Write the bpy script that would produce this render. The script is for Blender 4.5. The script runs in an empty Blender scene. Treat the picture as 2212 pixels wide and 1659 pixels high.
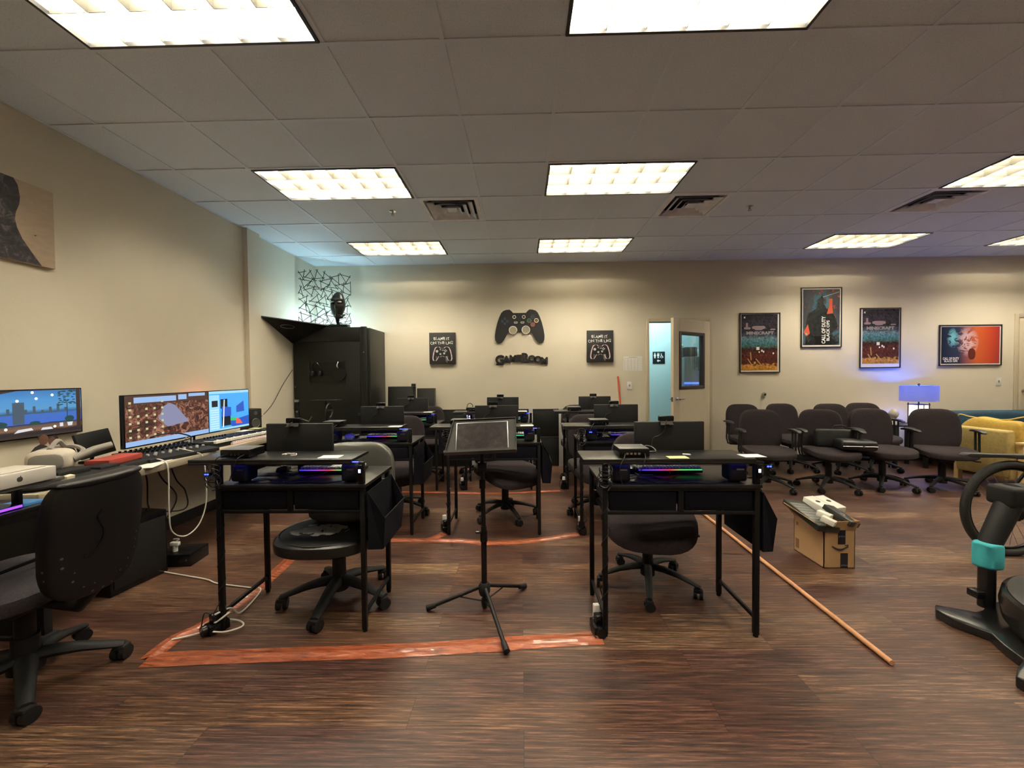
import bpy, bmesh, math, random
from mathutils import Vector, Matrix, noise
random.seed(7)
PI = math.pi
SC = bpy.context.scene
COL = SC.collection

# ------------------------------------------------------------------ camera
CZ = 1.35
cd = bpy.data.cameras.new('camera'); cam = bpy.data.objects.new('camera', cd); COL.objects.link(cam)
cd.sensor_width = 36.0; cd.lens = 880.87 / 2212 * 36.0; cd.clip_start = 0.02; cd.clip_end = 100
Fv = Vector((-0.02181909, 0.9995056, -0.02263799)); Rv = Vector((0.99972155, 0.02160909, -0.00947997)); Uv = Vector((0.0089861, 0.02283853, 0.99969878))
cam.matrix_world = Matrix(((Rv.x, Uv.x, -Fv.x, 0), (Rv.y, Uv.y, -Fv.y, 0), (Rv.z, Uv.z, -Fv.z, CZ), (0, 0, 0, 1)))
SC.camera = cam
# ------------------------------------------------------------------ world, exposure
w = bpy.data.worlds.new('world'); SC.world = w; w.use_nodes = True
w.node_tree.nodes['Background'].inputs[0].default_value = (0.02, 0.02, 0.022, 1)
w.node_tree.nodes['Background'].inputs[1].default_value = 0.3
SC.view_settings.view_transform = 'Standard'; SC.view_settings.look = 'None'
SC.view_settings.gamma = 1.0; SC.view_settings.use_curve_mapping = False
SC.view_settings.exposure = 0.62
LAMP = 60.0           # radiance of the troffer tubes
HALL = 26.0           # corridor lamp, watts
CORNER = 170.0         # cool lamp on top of the corner cabinet, watts

# ------------------------------------------------------------------ helpers
def srgb(h):
    if isinstance(h, str):
        c = [int(h[i:i + 2], 16) / 255 for i in (0, 2, 4)]
        return tuple(x / 12.92 if x <= 0.04045 else ((x + 0.055) / 1.055) ** 2.4 for x in c)
    return h
MATS = {}
def mat(name, color, rough=0.6, metal=0.0, emit=None, es=0.0, bump=0.0, bscale=200.0, var=0.0, vscale=8.0, coat=0.0, alpha=None, spec=0.5):
    if name in MATS: return MATS[name]
    m = bpy.data.materials.new(name); m.use_nodes = True; MATS[name] = m
    nt = m.node_tree; b = nt.nodes['Principled BSDF']
    c = srgb(color)
    b.inputs['Base Color'].default_value = (*c, 1); b.inputs['Roughness'].default_value = rough; b.inputs['Metallic'].default_value = metal
    b.inputs['Specular IOR Level'].default_value = spec
    if coat: b.inputs['Coat Weight'].default_value = coat; b.inputs['Coat Roughness'].default_value = 0.1
    if emit is not None:
        b.inputs['Emission Color'].default_value = (*srgb(emit), 1); b.inputs['Emission Strength'].default_value = es
    tc = nt.nodes.new('ShaderNodeTexCoord')
    if bump:
        n = nt.nodes.new('ShaderNodeTexNoise'); n.inputs['Scale'].default_value = bscale; n.inputs['Detail'].default_value = 3
        nt.links.new(tc.outputs['Object'], n.inputs['Vector'])
        bp = nt.nodes.new('ShaderNodeBump'); bp.inputs['Strength'].default_value = bump; bp.inputs['Distance'].default_value = 0.002
        nt.links.new(n.outputs['Fac'], bp.inputs['Height']); nt.links.new(bp.outputs['Normal'], b.inputs['Normal'])
    if var:
        n = nt.nodes.new('ShaderNodeTexNoise'); n.inputs['Scale'].default_value = vscale; n.inputs['Detail'].default_value = 4
        nt.links.new(tc.outputs['Object'], n.inputs['Vector'])
        r = nt.nodes.new('ShaderNodeValToRGB')
        r.color_ramp.elements[0].position = 0.3; r.color_ramp.elements[1].position = 0.7
        r.color_ramp.elements[0].color = (*[x * (1 - var) for x in c], 1); r.color_ramp.elements[1].color = (*[min(1, x * (1 + var)) for x in c], 1)
        nt.links.new(n.outputs['Fac'], r.inputs['Fac']); nt.links.new(r.outputs['Color'], b.inputs['Base Color'])
    return m

def tagged(o, label, cat, group=None, kind=None):
    if label: o['label'] = label
    if cat: o['category'] = cat
    if group: o['group'] = group
    if kind: o['kind'] = kind
    return o
def empty(name, loc, label, cat, group=None, rz=0.0):
    o = bpy.data.objects.new(name, None); COL.objects.link(o); o.location = loc; o.rotation_euler = (0, 0, rz)
    o.empty_display_size = 0.05
    return tagged(o, label, cat, group)
class B:
    """collects shapes into one mesh"""
    def __init__(s): s.bm = bmesh.new(); s.mi = 0
    def _new(s, f0):
        for f in s.bm.faces[f0:] if False else list(s.bm.faces)[f0:]: f.material_index = s.mi
    def box(s, x0, x1, y0, y1, z0, z1, bev=0.0, seg=2, M=None):
        t = bmesh.new()
        v = [t.verts.new(p) for p in ((x0,y0,z0),(x1,y0,z0),(x1,y1,z0),(x0,y1,z0),(x0,y0,z1),(x1,y0,z1),(x1,y1,z1),(x0,y1,z1))]
        for f in ((0,3,2,1),(4,5,6,7),(0,1,5,4),(1,2,6,5),(2,3,7,6),(3,0,4,7)): t.faces.new([v[i] for i in f])
        if bev: bmesh.ops.bevel(t, geom=list(t.edges), offset=bev, segments=seg, profile=0.5, affect='EDGES', clamp_overlap=True)
        s.merge(t, M); return s
    def merge(s, t, M=None):
        if M is not None: bmesh.ops.transform(t, matrix=M, verts=list(t.verts))
        mp = {}
        for v in t.verts: mp[v] = s.bm.verts.new(v.co)
        for f in t.faces:
            try:
                g = s.bm.faces.new([mp[v] for v in f.verts]); g.material_index = s.mi
            except ValueError: pass
        t.free()
    def tube(s, pts, r, n=8, caps=True, M=None):
        pts = [Vector(p) for p in pts]
        rs = r if isinstance(r, (list, tuple)) else [r] * len(pts)
        t = bmesh.new(); rings = []; prev = None
        for i, p in enumerate(pts):
            a = pts[max(0, i - 1)]; b = pts[min(len(pts) - 1, i + 1)]
            d = (b - a)
            if d.length < 1e-9: d = Vector((0, 0, 1))
            d.normalize()
            if prev is None:
                u = d.orthogonal().normalized()
            else:
                u = (prev - d * prev.dot(d))
                u = u.normalized() if u.length > 1e-6 else d.orthogonal().normalized()
            prev = u; v = d.cross(u)
            rings.append([t.verts.new(p + (u * math.cos(2 * PI * k / n) + v * math.sin(2 * PI * k / n)) * rs[i]) for k in range(n)])
        for a, b in zip(rings, rings[1:]):
            for k in range(n): t.faces.new((a[k], a[(k + 1) % n], b[(k + 1) % n], b[k]))
        if caps:
            t.faces.new(rings[0][::-1]); t.faces.new(rings[-1])
        s.merge(t, M); return s
    def curve(s, pts, r, n=6, sub=6):
        """smooth tube through the points"""
        P = [Vector(p) for p in pts]; out = []
        for i in range(len(P) - 1):
            p0 = P[max(i - 1, 0)]; p1 = P[i]; p2 = P[i + 1]; p3 = P[min(i + 2, len(P) - 1)]
            for k in range(sub):
                t = k / sub
                out.append(0.5 * ((2 * p1) + (-p0 + p2) * t + (2 * p0 - 5 * p1 + 4 * p2 - p3) * t * t + (-p0 + 3 * p1 - 3 * p2 + p3) * t ** 3))
        out.append(P[-1]); return s.tube(out, r, n)
    def cyl(s, c, r, h, n=20, axis='z', r2=None, M=None):
        c = Vector(c); d = {'x': Vector((1,0,0)), 'y': Vector((0,1,0)), 'z': Vector((0,0,1))}[axis]
        return s.tube([c, c + d * h], [r, r if r2 is None else r2], n, M=M)
    def lathe(s, prof, n=24, c=(0,0,0), M=None):
        t = bmesh.new(); rings = []
        for r, z in prof: rings.append([t.verts.new((c[0] + r * math.cos(2*PI*k/n), c[1] + r * math.sin(2*PI*k/n), c[2] + z)) for k in range(n)])
        for a, b in zip(rings, rings[1:]):
            for k in range(n): t.faces.new((a[k], a[(k+1) % n], b[(k+1) % n], b[k]))
        if prof[0][0] > 1e-5: t.faces.new(rings[0][::-1])
        if prof[-1][0] > 1e-5: t.faces.new(rings[-1])
        bmesh.ops.remove_doubles(t, verts=list(t.verts), dist=1e-6)
        s.merge(t, M); return s
    def sq(s, c, a, b, h, e1=0.35, e2=0.5, nu=24, nv=12, fn=None, M=None):
        """superellipsoid cushion"""
        def sp(x, e): return math.copysign(abs(x) ** e, x)
        t = bmesh.new(); rings = []
        for j in range(nv + 1):
            ph = -PI / 2 + PI * j / nv; ring = []
            for i in range(nu):
                th = 2 * PI * i / nu
                p = Vector((a * sp(math.cos(ph), e1) * sp(math.cos(th), e2), b * sp(math.cos(ph), e1) * sp(math.sin(th), e2), h * sp(math.sin(ph), e1)))
                if fn: p = fn(p)
                ring.append(t.verts.new(p + Vector(c)))
            rings.append(ring)
        for r0, r1 in zip(rings, rings[1:]):
            for i in range(nu): t.faces.new((r0[i], r0[(i+1) % nu], r1[(i+1) % nu], r1[i]))
        bmesh.ops.remove_doubles(t, verts=list(t.verts), dist=1e-5)
        s.merge(t, M); return s
    def prism(s, poly, d0, d1, plane='xz', M=None, bev=0):
        """poly 2D outline, extruded from d0 to d1 along the third axis"""
        def P(u, v, d): return {'xz': (u, d, v), 'xy': (u, v, d), 'yz': (d, u, v)}[plane]
        t = bmesh.new()
        a = [t.verts.new(P(u, v, d0)) for u, v in poly]; b = [t.verts.new(P(u, v, d1)) for u, v in poly]
        n = len(poly); t.faces.new(a); t.faces.new(b[::-1])
        for i in range(n): t.faces.new((a[i], b[i], b[(i+1) % n], a[(i+1) % n]))
        bmesh.ops.recalc_face_normals(t, faces=list(t.faces))
        if bev: bmesh.ops.bevel(t, geom=list(t.edges), offset=bev, segments=2, profile=0.5, affect='EDGES', clamp_overlap=True)
        s.merge(t, M); return s
    def torus(s, c, R, r, axis='y', n=28, m=8, M=None):
        t = bmesh.new(); rings = []
        for i in range(n):
            a = 2 * PI * i / n; ring = []
            for k in range(m):
                b = 2 * PI * k / m; q = R + r * math.cos(b); x, y, z = q * math.cos(a), q * math.sin(a), r * math.sin(b)
                p = {'z': (x, y, z), 'y': (x, z, y), 'x': (z, x, y)}[axis]
                ring.append(t.verts.new(Vector(p) + Vector(c)))
            rings.append(ring)
        for i in range(n):
            for k in range(m): t.faces.new((rings[i][k], rings[(i+1) % n][k], rings[(i+1) % n][(k+1) % m], rings[i][(k+1) % m]))
        s.merge(t, M); return s
    def quad(s, *ps):
        s.bm.faces.new([s.bm.verts.new(p) for p in ps]).material_index = s.mi; return s
    def done(s, name, mats, parent=None, label=None, cat=None, group=None, kind=None, smooth=True, recalc=True):
        if recalc: bmesh.ops.recalc_face_normals(s.bm, faces=list(s.bm.faces))
        me = bpy.data.meshes.new(name); s.bm.to_mesh(me); s.bm.free()
        for m in (mats if isinstance(mats, (list, tuple)) else [mats]): me.materials.append(m)
        if smooth:
            for p in me.polygons: p.use_smooth = True
            me.set_sharp_from_angle(angle=math.radians(38))
        o = bpy.data.objects.new(name, me); COL.objects.link(o)
        if parent: o.parent = parent
        return tagged(o, label, cat, group, kind)
def kids(o): return [c for c in list(COL.objects) if c.parent == o]
KID = {}
def copy_tree(o, parent=None, label=None, loc=None, rz=None, group=None):
    if o.name not in KID:
        KID[o.name] = [c for c in COL.objects if c.parent == o]
    c = o.copy(); COL.objects.link(c)
    c.parent = parent
    if label: c['label'] = label
    if group: c['group'] = group
    if loc is not None: c.location = loc
    if rz is not None: c.rotation_euler = (0, 0, rz)
    for ch in KID[o.name]: copy_tree(ch, c)
    return c
def struct(b, name, m, **k): return b.done(name, m, kind='structure', **k)
def text_geo(body, size, bold=0.0, extrude=0.001, align='CENTER', shear=0.0):
    cu = bpy.data.curves.new('t', 'FONT'); cu.body = body; cu.size = size; cu.align_x = align; cu.align_y = 'CENTER'
    cu.offset = bold; cu.extrude = extrude; cu.shear = shear; cu.resolution_u = 3
    o = bpy.data.objects.new('t', cu); COL.objects.link(o)
    dg = bpy.context.evaluated_depsgraph_get(); dg.update()
    me = bpy.data.meshes.new_from_object(o.evaluated_get(dg)); bpy.data.objects.remove(o); bpy.data.curves.remove(cu)
    bm = bmesh.new(); bm.from_mesh(me); bpy.data.meshes.remove(me); return bm
def Mat(loc=(0,0,0), rx=0, ry=0, rz=0, s=None):
    M = Matrix.Translation(loc) @ Matrix.Rotation(rz, 4, 'Z') @ Matrix.Rotation(ry, 4, 'Y') @ Matrix.Rotation(rx, 4, 'X')
    if s: M = M @ Matrix.Diagonal((*s, 1))
    return M
FACE = PI / 2     # rx that stands text up facing -Y

# ------------------------------------------------------------------ materials
WALLC = (0.66, 0.60, 0.475)
M_wall = mat('wall paint', WALLC, 0.75, bump=0.25, bscale=90, var=0.015, vscale=3)
M_hall = mat('hall paint', (0.50, 0.62, 0.62), 0.7, bump=0.2, bscale=90)
M_trim = mat('door frame paint', (0.52, 0.45, 0.32), 0.45)
M_door = mat('door paint', (0.55, 0.48, 0.35), 0.5, var=0.02)
M_base = mat('rubber baseboard', (0.012, 0.011, 0.012), 0.5)
M_black = mat('black powder coat', (0.0045, 0.0045, 0.005), 0.5, bump=0.1, bscale=400, spec=.3)
M_blackg = mat('black gloss plastic', (0.005, 0.005, 0.006), 0.25, spec=.35)
M_blackm = mat('black matte plastic', (0.008, 0.008, 0.0085), 0.6, bump=0.1, bscale=500, spec=.35)
M_bluetint = mat('black fabric with blue light tint', (0.005, 0.005, 0.009), 0.9, bump=0.4, bscale=700, spec=0.15)  # blue light falling on the drawers is put into this colour
M_desk = mat('black wood laminate', (0.012, 0.012, 0.012), 0.33, bump=0.15, bscale=60, var=0.25, vscale=25)
M_fab = mat('charcoal upholstery', (0.032, 0.025, 0.027), 0.95, bump=0.6, bscale=500, var=0.15, vscale=60, spec=0.15)
M_leath = mat('black leather', (0.007, 0.007, 0.008), 0.42, bump=0.35, bscale=180)
M_gleath = mat('grey green leather', (0.075, 0.075, 0.062), 0.35, bump=0.3, bscale=120)
M_lumb = mat('grey fabric', (0.13, 0.125, 0.13), 0.9, bump=0.5, bscale=400)
M_chrome = mat('chrome', (0.6, 0.6, 0.6), 0.18, 1.0)
M_alu = mat('aluminium', (0.35, 0.35, 0.36), 0.35, 1.0)
M_white = mat('white plastic', (0.75, 0.74, 0.70), 0.4)
M_paper = mat('white paper', (0.80, 0.78, 0.72), 0.8)
M_yel = mat('yellow sticky paper', (0.80, 0.75, 0.30), 0.8)
M_ink = mat('black ink', (0.015, 0.015, 0.015), 0.7)
M_cable = mat('black cable', (0.008, 0.008, 0.008), 0.5)
M_wcable = mat('white cable', (0.65, 0.63, 0.57), 0.5)
M_blueled = mat('blue led', (0.02, 0.02, 0.2), 0.5, emit=(0.02, 0.05, 1.0), es=4)
M_whiteled = mat('white blue led', (0.3, 0.3, 0.5), 0.5, emit=(0.55, 0.6, 1.0), es=3)
M_screenoff = mat('dark screen', (0.004, 0.004, 0.005), 0.12)

def node_mat(name):
    m = bpy.data.materials.new(name); m.use_nodes = True; MATS[name] = m
    nt = m.node_tree; return m, nt, nt.nodes['Principled BSDF']
def ramp(nt, stops, interp='LINEAR'):
    r = nt.nodes.new('ShaderNodeValToRGB'); cr = r.color_ramp; cr.interpolation = interp
    while len(cr.elements) > 1: cr.elements.remove(cr.elements[-1])
    cr.elements[0].position = stops[0][0]; cr.elements[0].color = (*srgb(stops[0][1]), 1)
    for p, c in stops[1:]:
        e = cr.elements.new(p); e.color = (*srgb(c), 1)
    return r
def tex_noise(nt, scale, detail=4, vec=None, rough=0.6, dist=0.0):
    n = nt.nodes.new('ShaderNodeTexNoise'); n.inputs['Scale'].default_value = scale; n.inputs['Detail'].default_value = detail
    n.inputs['Roughness'].default_value = rough; n.inputs['Distortion'].default_value = dist
    if vec is not None: nt.links.new(vec, n.inputs['Vector'])
    return n
def mapping(nt, scale, coord='Object', loc=(0, 0, 0)):
    tc = nt.nodes.new('ShaderNodeTexCoord'); mp = nt.nodes.new('ShaderNodeMapping'); mp.inputs['Scale'].default_value = scale; mp.inputs['Location'].default_value = loc
    nt.links.new(tc.outputs[coord], mp.inputs['Vector']); return mp.outputs['Vector']
def mixc(nt, fac, a, b, mode='MIX'):
    x = nt.nodes.new('ShaderNodeMix'); x.data_type = 'RGBA'; x.blend_type = mode
    for s, v in ((x.inputs[0], fac), (x.inputs[6], a), (x.inputs[7], b)):
        if hasattr(v, 'links'): nt.links.new(v, s)
        elif isinstance(v, (int, float)): s.default_value = v
        else: s.default_value = (*srgb(v), 1)
    return x.outputs[2]

# floor: dark vinyl planks laid along X
M_floor, nt, bs = node_mat('vinyl plank floor')
v = mapping(nt, (1, 1, 1))
br = nt.nodes.new('ShaderNodeTexBrick'); br.offset = 0.37; br.inputs['Scale'].default_value = 1.0
br.inputs['Brick Width'].default_value = 1.22; br.inputs['Row Height'].default_value = 0.152; br.inputs['Mortar Size'].default_value = 0.0009
br.inputs['Mortar Smooth'].default_value = 0.2
br.inputs['Color1'].default_value = (0, 0, 0, 1); br.inputs['Color2'].default_value = (1, 1, 1, 1); br.inputs['Mortar'].default_value = (0.5, 0.5, 0.5, 1)
nt.links.new(v, br.inputs['Vector'])
pl = ramp(nt, [(0.0, (0.040, 0.018, 0.014)), (0.35, (0.080, 0.042, 0.026)), (0.65, (0.054, 0.026, 0.021)), (1.0, (0.112, 0.068, 0.043))])
nt.links.new(br.outputs['Color'], pl.inputs['Fac'])
# shift the grain from plank to plank
cmb = nt.nodes.new('ShaderNodeCombineXYZ'); sep = nt.nodes.new('ShaderNodeSeparateXYZ'); nt.links.new(v, sep.inputs[0])
ma = nt.nodes.new('ShaderNodeMath'); ma.operation = 'MULTIPLY_ADD'; ma.inputs[1].default_value = 7.3; nt.links.new(br.outputs['Color'], ma.inputs[0]); nt.links.new(sep.outputs[0], ma.inputs[2])
nt.links.new(ma.outputs[0], cmb.inputs[0]); nt.links.new(sep.outputs[1], cmb.inputs[1]); nt.links.new(sep.outputs[2], cmb.inputs[2])
mp = nt.nodes.new('ShaderNodeMapping'); mp.inputs['Scale'].default_value = (2.6, 62, 1); nt.links.new(cmb.outputs[0], mp.inputs['Vector'])
g1 = tex_noise(nt, 1.6, 9, mp.outputs[0], 0.72, 0.4)
gr = ramp(nt, [(0.36, (0.22, 0.17, 0.15)), (0.46, (0.78, 0.74, 0.71)), (0.54, (1.25, 1.21, 1.13)), (0.62, (2.9, 2.8, 2.6))]); nt.links.new(g1.outputs['Fac'], gr.inputs['Fac'])
c1 = mixc(nt, 1.0, pl.outputs['Color'], gr.outputs['Color'], 'MULTIPLY')
mp2 = nt.nodes.new('ShaderNodeMapping'); mp2.inputs['Scale'].default_value = (0.8, 2.2, 1); nt.links.new(v, mp2.inputs['Vector'])
g2 = tex_noise(nt, 1.1, 3, mp2.outputs[0])
gr2 = ramp(nt, [(0.32, (0.66, 0.52, 0.56)), (0.5, (1.0, 0.98, 0.95)), (0.7, (1.45, 1.48, 1.30))]); nt.links.new(g2.outputs['Fac'], gr2.inputs['Fac'])
c2 = mixc(nt, 1.0, c1, gr2.outputs['Color'], 'MULTIPLY')
c3 = mixc(nt, br.outputs['Fac'], c2, (0.012, 0.007, 0.006))
nt.links.new(c3, bs.inputs['Base Color'])
rr = nt.nodes.new('ShaderNodeMapRange'); rr.inputs[3].default_value = 0.34; rr.inputs[4].default_value = 0.5; nt.links.new(g1.outputs['Fac'], rr.inputs[0]); nt.links.new(rr.outputs[0], bs.inputs['Roughness'])
bp = nt.nodes.new('ShaderNodeBump'); bp.inputs['Strength'].default_value = 0.25; bp.inputs['Distance'].default_value = 0.002
nt.links.new(g1.outputs['Fac'], bp.inputs['Height']); nt.links.new(bp.outputs[0], bs.inputs['Normal'])
bs.inputs['Specular IOR Level'].default_value = 0.45

# ceiling tile
M_tile, nt, bs = node_mat('mineral ceiling tile')
v = mapping(nt, (1, 1, 1))
n1 = tex_noise(nt, 130, 3, v, 0.7); r1 = ramp(nt, [(0.34, (0.62, 0.69, 0.75)), (0.5, (0.76, 0.83, 0.90))]); nt.links.new(n1.outputs['Fac'], r1.inputs['Fac'])
nt.links.new(r1.outputs['Color'], bs.inputs['Base Color']); bs.inputs['Roughness'].default_value = 0.95
bp = nt.nodes.new('ShaderNodeBump'); bp.inputs['Strength'].default_value = 0.3; bp.inputs['Distance'].default_value = 0.003
nt.links.new(n1.outputs['Fac'], bp.inputs['Height']); nt.links.new(bp.outputs[0], bs.inputs['Normal'])
M_tbar = mat('ceiling grid bar', (0.74, 0.80, 0.88), 0.5)

# ------------------------------------------------------------------ room
XL, XR, YB, YF, ZC = -3.16, 9.4, 6.26, -2.6, 3.054
GX, GY, T = 0.22609, 2.1033, 0.6096
b = B(); b.box(XL - .2, XR + .2, YF - .2, YB + 1.6, -0.1, 0.0); struct(b, 'floor', M_floor, smooth=False)
LIGHTS = [(c, r) for c in (-4, 0, 6, 10) for r in (5, 2, -1, -4) if not (r == -4 and c in (-4, 10))]  # fixtures out of view, as the overhead row, are added for their light
VENTS = [(-2, 3), (2, 3), (6, 3)]
holes = set()
for c, r in LIGHTS: holes |= {(c, r), (c + 1, r)}
for c, r in VENTS: holes.add((c, r))
b = B()
for ci in range(-6, 17):
    for ri in range(-8, 7):
        if (ci, ri) in holes: continue
        x0 = max(XL - .05, GX + ci * T); x1 = min(XR + .05, GX + (ci + 1) * T); y0 = max(YF - .05, GY + ri * T); y1 = min(YB + .05, GY + (ri + 1) * T)
        if x1 <= x0 or y1 <= y0: continue
        b.quad((x0, y0, ZC), (x0, y1, ZC), (x1, y1, ZC), (x1, y0, ZC))
b.mi = 1
def hbar(x0, x1, y): b.box(x0, x1, y - .012, y + .012, ZC - .006, ZC + .02)
def vbar(x, y0, y1): b.box(x - .012, x + .012, y0, y1, ZC - .005, ZC + .021)
for ri in range(-7, 7): hbar(XL, XR, GY + ri * T)
for ci in range(-5, 16):
    x = GX + ci * T
    if not XL < x < XR: continue
    for ri in range(-8, 7):
        if (ci - 1, ri) in holes and (ci, ri) in holes and any((c + 1 == ci and r == ri) for c, r in LIGHTS): continue
        y0 = max(YF, GY + ri * T); y1 = min(YB, GY + (ri + 1) * T)
        if y1 > y0: vbar(x, y0, y1)
b.box(XL, XR, YB - .022, YB, ZC - .004, ZC + .01); b.box(XL, XL + .022, YF, YB, ZC - .004, ZC + .01)
struct(b, 'ceiling', [M_tile, M_tbar], smooth=False, recalc=False)
b = B(); b.box(XL - .2, XR + .2, YF - .2, YB + .2, ZC + .3, ZC + .34); struct(b, 'trim_1', M_blackm, smooth=False)
# left wall, with the pilaster
b = B(); b.box(XL - .15, XL, YF - .15, YB + .12, 0, ZC + .3); b.box(XL - .02, XL + .055, 4.62, 4.84, 0, ZC); struct(b, 'wall_left', M_wall, smooth=False)
# back wall with the door opening and a doorway recess further right
DX0, DX1, DZ = 1.955, 2.85, 2.13
b = B(); b.box(XL - .15, DX0, YB, YB + .12, 0, ZC + .3); b.box(DX1, XR + .15, YB, YB + .12, 0, ZC + .3); b.box(DX0, DX1, YB, YB + .12, DZ, ZC + .3)
struct(b, 'wall_back', M_wall, smooth=False)
b = B(); b.box(XR, XR + .15, YF - .15, YB + .12, 0, ZC + .3); struct(b, 'wall_right', M_wall, smooth=False)
b = B(); b.box(XL - .15, XR + .15, YF - .15, YF, 0, ZC + .3); struct(b, 'wall_front', M_wall, smooth=False)
b = B(); b.box(XL, XL + .012, YF, 4.62, 0, .102, .003); b.box(XL, XL + .067, 4.61, 4.85, 0, .102, .003); b.box(XL, XL + .012, 4.84, YB, 0, .102, .003); struct(b, 'baseboard_left', M_base)
b = B(); b.box(XL, 1.90, YB - .012, YB, 0, .102, .003); b.box(2.90, 7.36, YB - .012, YB, 0, .102, .003); struct(b, 'baseboard_back', M_base)
# corridor beyond the open door
HY = 7.35
b = B(); b.box(0.9, 4.4, HY, HY + .1, 0, 2.75); struct(b, 'wall_corridor', M_hall, smooth=False)
b = B(); b.box(0.8, 0.9, YB + .12, HY, 0, 2.75); struct(b, 'wall_corridor_left', M_hall, smooth=False)
b = B(); b.box(4.4, 4.5, YB + .12, HY, 0, 2.75); struct(b, 'wall_corridor_right', M_hall, smooth=False)
b = B(); b.box(0.8, 4.5, YB + .121, HY + .1, 2.75, 2.8); struct(b, 'ceiling_corridor', M_tbar, smooth=False)
la = bpy.data.lights.new('corridor lamp', 'AREA'); la.energy = HALL; la.color = (0.62, 0.92, 1.0); la.shape = 'RECTANGLE'; la.size = 1.2; la.size_y = .4
lo = bpy.data.objects.new('corridor_lamp', la); COL.objects.link(lo); lo.location = (2.1, 6.85, 2.73)
# door frame 1 and the open door
b = B(); b.box(DX0 - .055, DX0, YB - .016, YB + .13, 0, DZ + .055, .004); b.box(DX1, DX1 + .055, YB - .016, YB + .13, 0, DZ + .055, .004); b.box(DX0, DX1, YB - .016, YB + .13, DZ, DZ + .055, .004)
fr = struct(b, 'trim_2', M_trim)
d = bpy.data.objects.new('door_1', None); COL.objects.link(d); d['kind'] = 'structure'; d.location = (DX1 - .01, YB - .02, 0)
ang = math.atan2(5.70 - (YB - .02), 2.075 - (DX1 - .01)); d.rotation_euler = (0, 0, ang)
LW = .90
# leaf local: x from hinge (0) to free edge (LW); +y local points to the room's camera side or away - thickness centred
wx0, wx1, wz0, wz1 = .16, .76, 1.13, 1.93
b = B(); th = .022
b.box(0.0, wx0, -th, th, .01, 2.12, .002); b.box(wx1, LW, -th, th, .01, 2.12, .002); b.box(wx0, wx1, -th, th, .01, wz0, .0); b.box(wx0, wx1, -th, th, wz1, 2.12, .0)
b.done('door_leaf', M_door, d)
M_bronze = mat('bronze window frame', (0.035, 0.026, 0.022), 0.5)
b = B()
for x0, x1, z0, z1 in ((wx0-.01, wx0+.035, wz0-.01, wz1+.01), (wx1-.035, wx1+.01, wz0-.01, wz1+.01), (wx0, wx1, wz0-.01, wz0+.035), (wx0, wx1, wz1-.035, wz1+.01)): b.box(x0, x1, -th-.012, th+.012, z0, z1, .003)
wf = b.done('window_frame', M_bronze, d)
M_glass, nt, bs = node_mat('window glass'); tr = nt.nodes.new('ShaderNodeBsdfTransparent'); gl = nt.nodes.new('ShaderNodeBsdfGlossy'); gl.inputs['Roughness'].default_value = .02
mx = nt.nodes.new('ShaderNodeMixShader'); mx.inputs[0].default_value = .12; tr.inputs[0].default_value = (.80, .86, .88, 1)
nt.links.new(tr.outputs[0], mx.inputs[1]); nt.links.new(gl.outputs[0], mx.inputs[2]); nt.links.new(mx.outputs[0], nt.nodes['Material Output'].inputs[0])
b = B(); b.box(wx0 + .03, wx1 - .03, -.003, .003, wz0 + .03, wz1 - .03); b.done('window_pane', M_glass, d, smooth=False)
b = B()
for sgn in (1, -1):
    b.cyl((LW - .07, sgn * th, .985), .032, sgn * .012, 20, 'y'); b.cyl((LW - .07, sgn * th, .985), .011, sgn * .055, 12, 'y')
    b.tube([(LW - .07, sgn * (th + .052), .985), (LW - .12, sgn * (th + .055), .985), (LW - .19, sgn * (th + .05), .982)], [.011, .010, .008], 10)
b.box(LW - .001, LW + .004, -.012, .012, .955, 1.015); b.box(LW, LW + .016, -.007, .007, .975, .995)
b.done('door_handle', M_chrome, d)
for z in (.2, 1.05, 1.9):
    b = B(); b.cyl((-.006, -th - .004, z), .009, .11, 10); b.box(-.002, .03, -th - .003, -th, z, z + .11); b.done('hinge', M_alu, d)
# door 2 (right edge)
b = B(); b.box(7.36, 7.42, YB - .016, YB, 0, 2.19, .004); b.box(7.42, 8.36, YB - .016, YB, 2.13, 2.19, .004); b.box(8.36, 8.42, YB - .016, YB, 0, 2.19, .004); struct(b, 'trim_3', M_trim)
d2 = bpy.data.objects.new('door_2', None); COL.objects.link(d2); d2['kind'] = 'structure'; d2.location = (7.43, YB, 0)
b = B(); b.box(0, .92, -.010, -.002, .01, 2.12, .002); b.done('door_leaf', M_door, d2)
b = B(); b.cyl((.07, -.01, 1.03), .034, -.012, 20, 'y'); b.cyl((.07, -.02, 1.03), .012, -.05, 12, 'y'); b.sq((.07, -.075, 1.03), .03, .022, .03, .9, .9); b.done('door_handle', M_chrome, d2)

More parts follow.
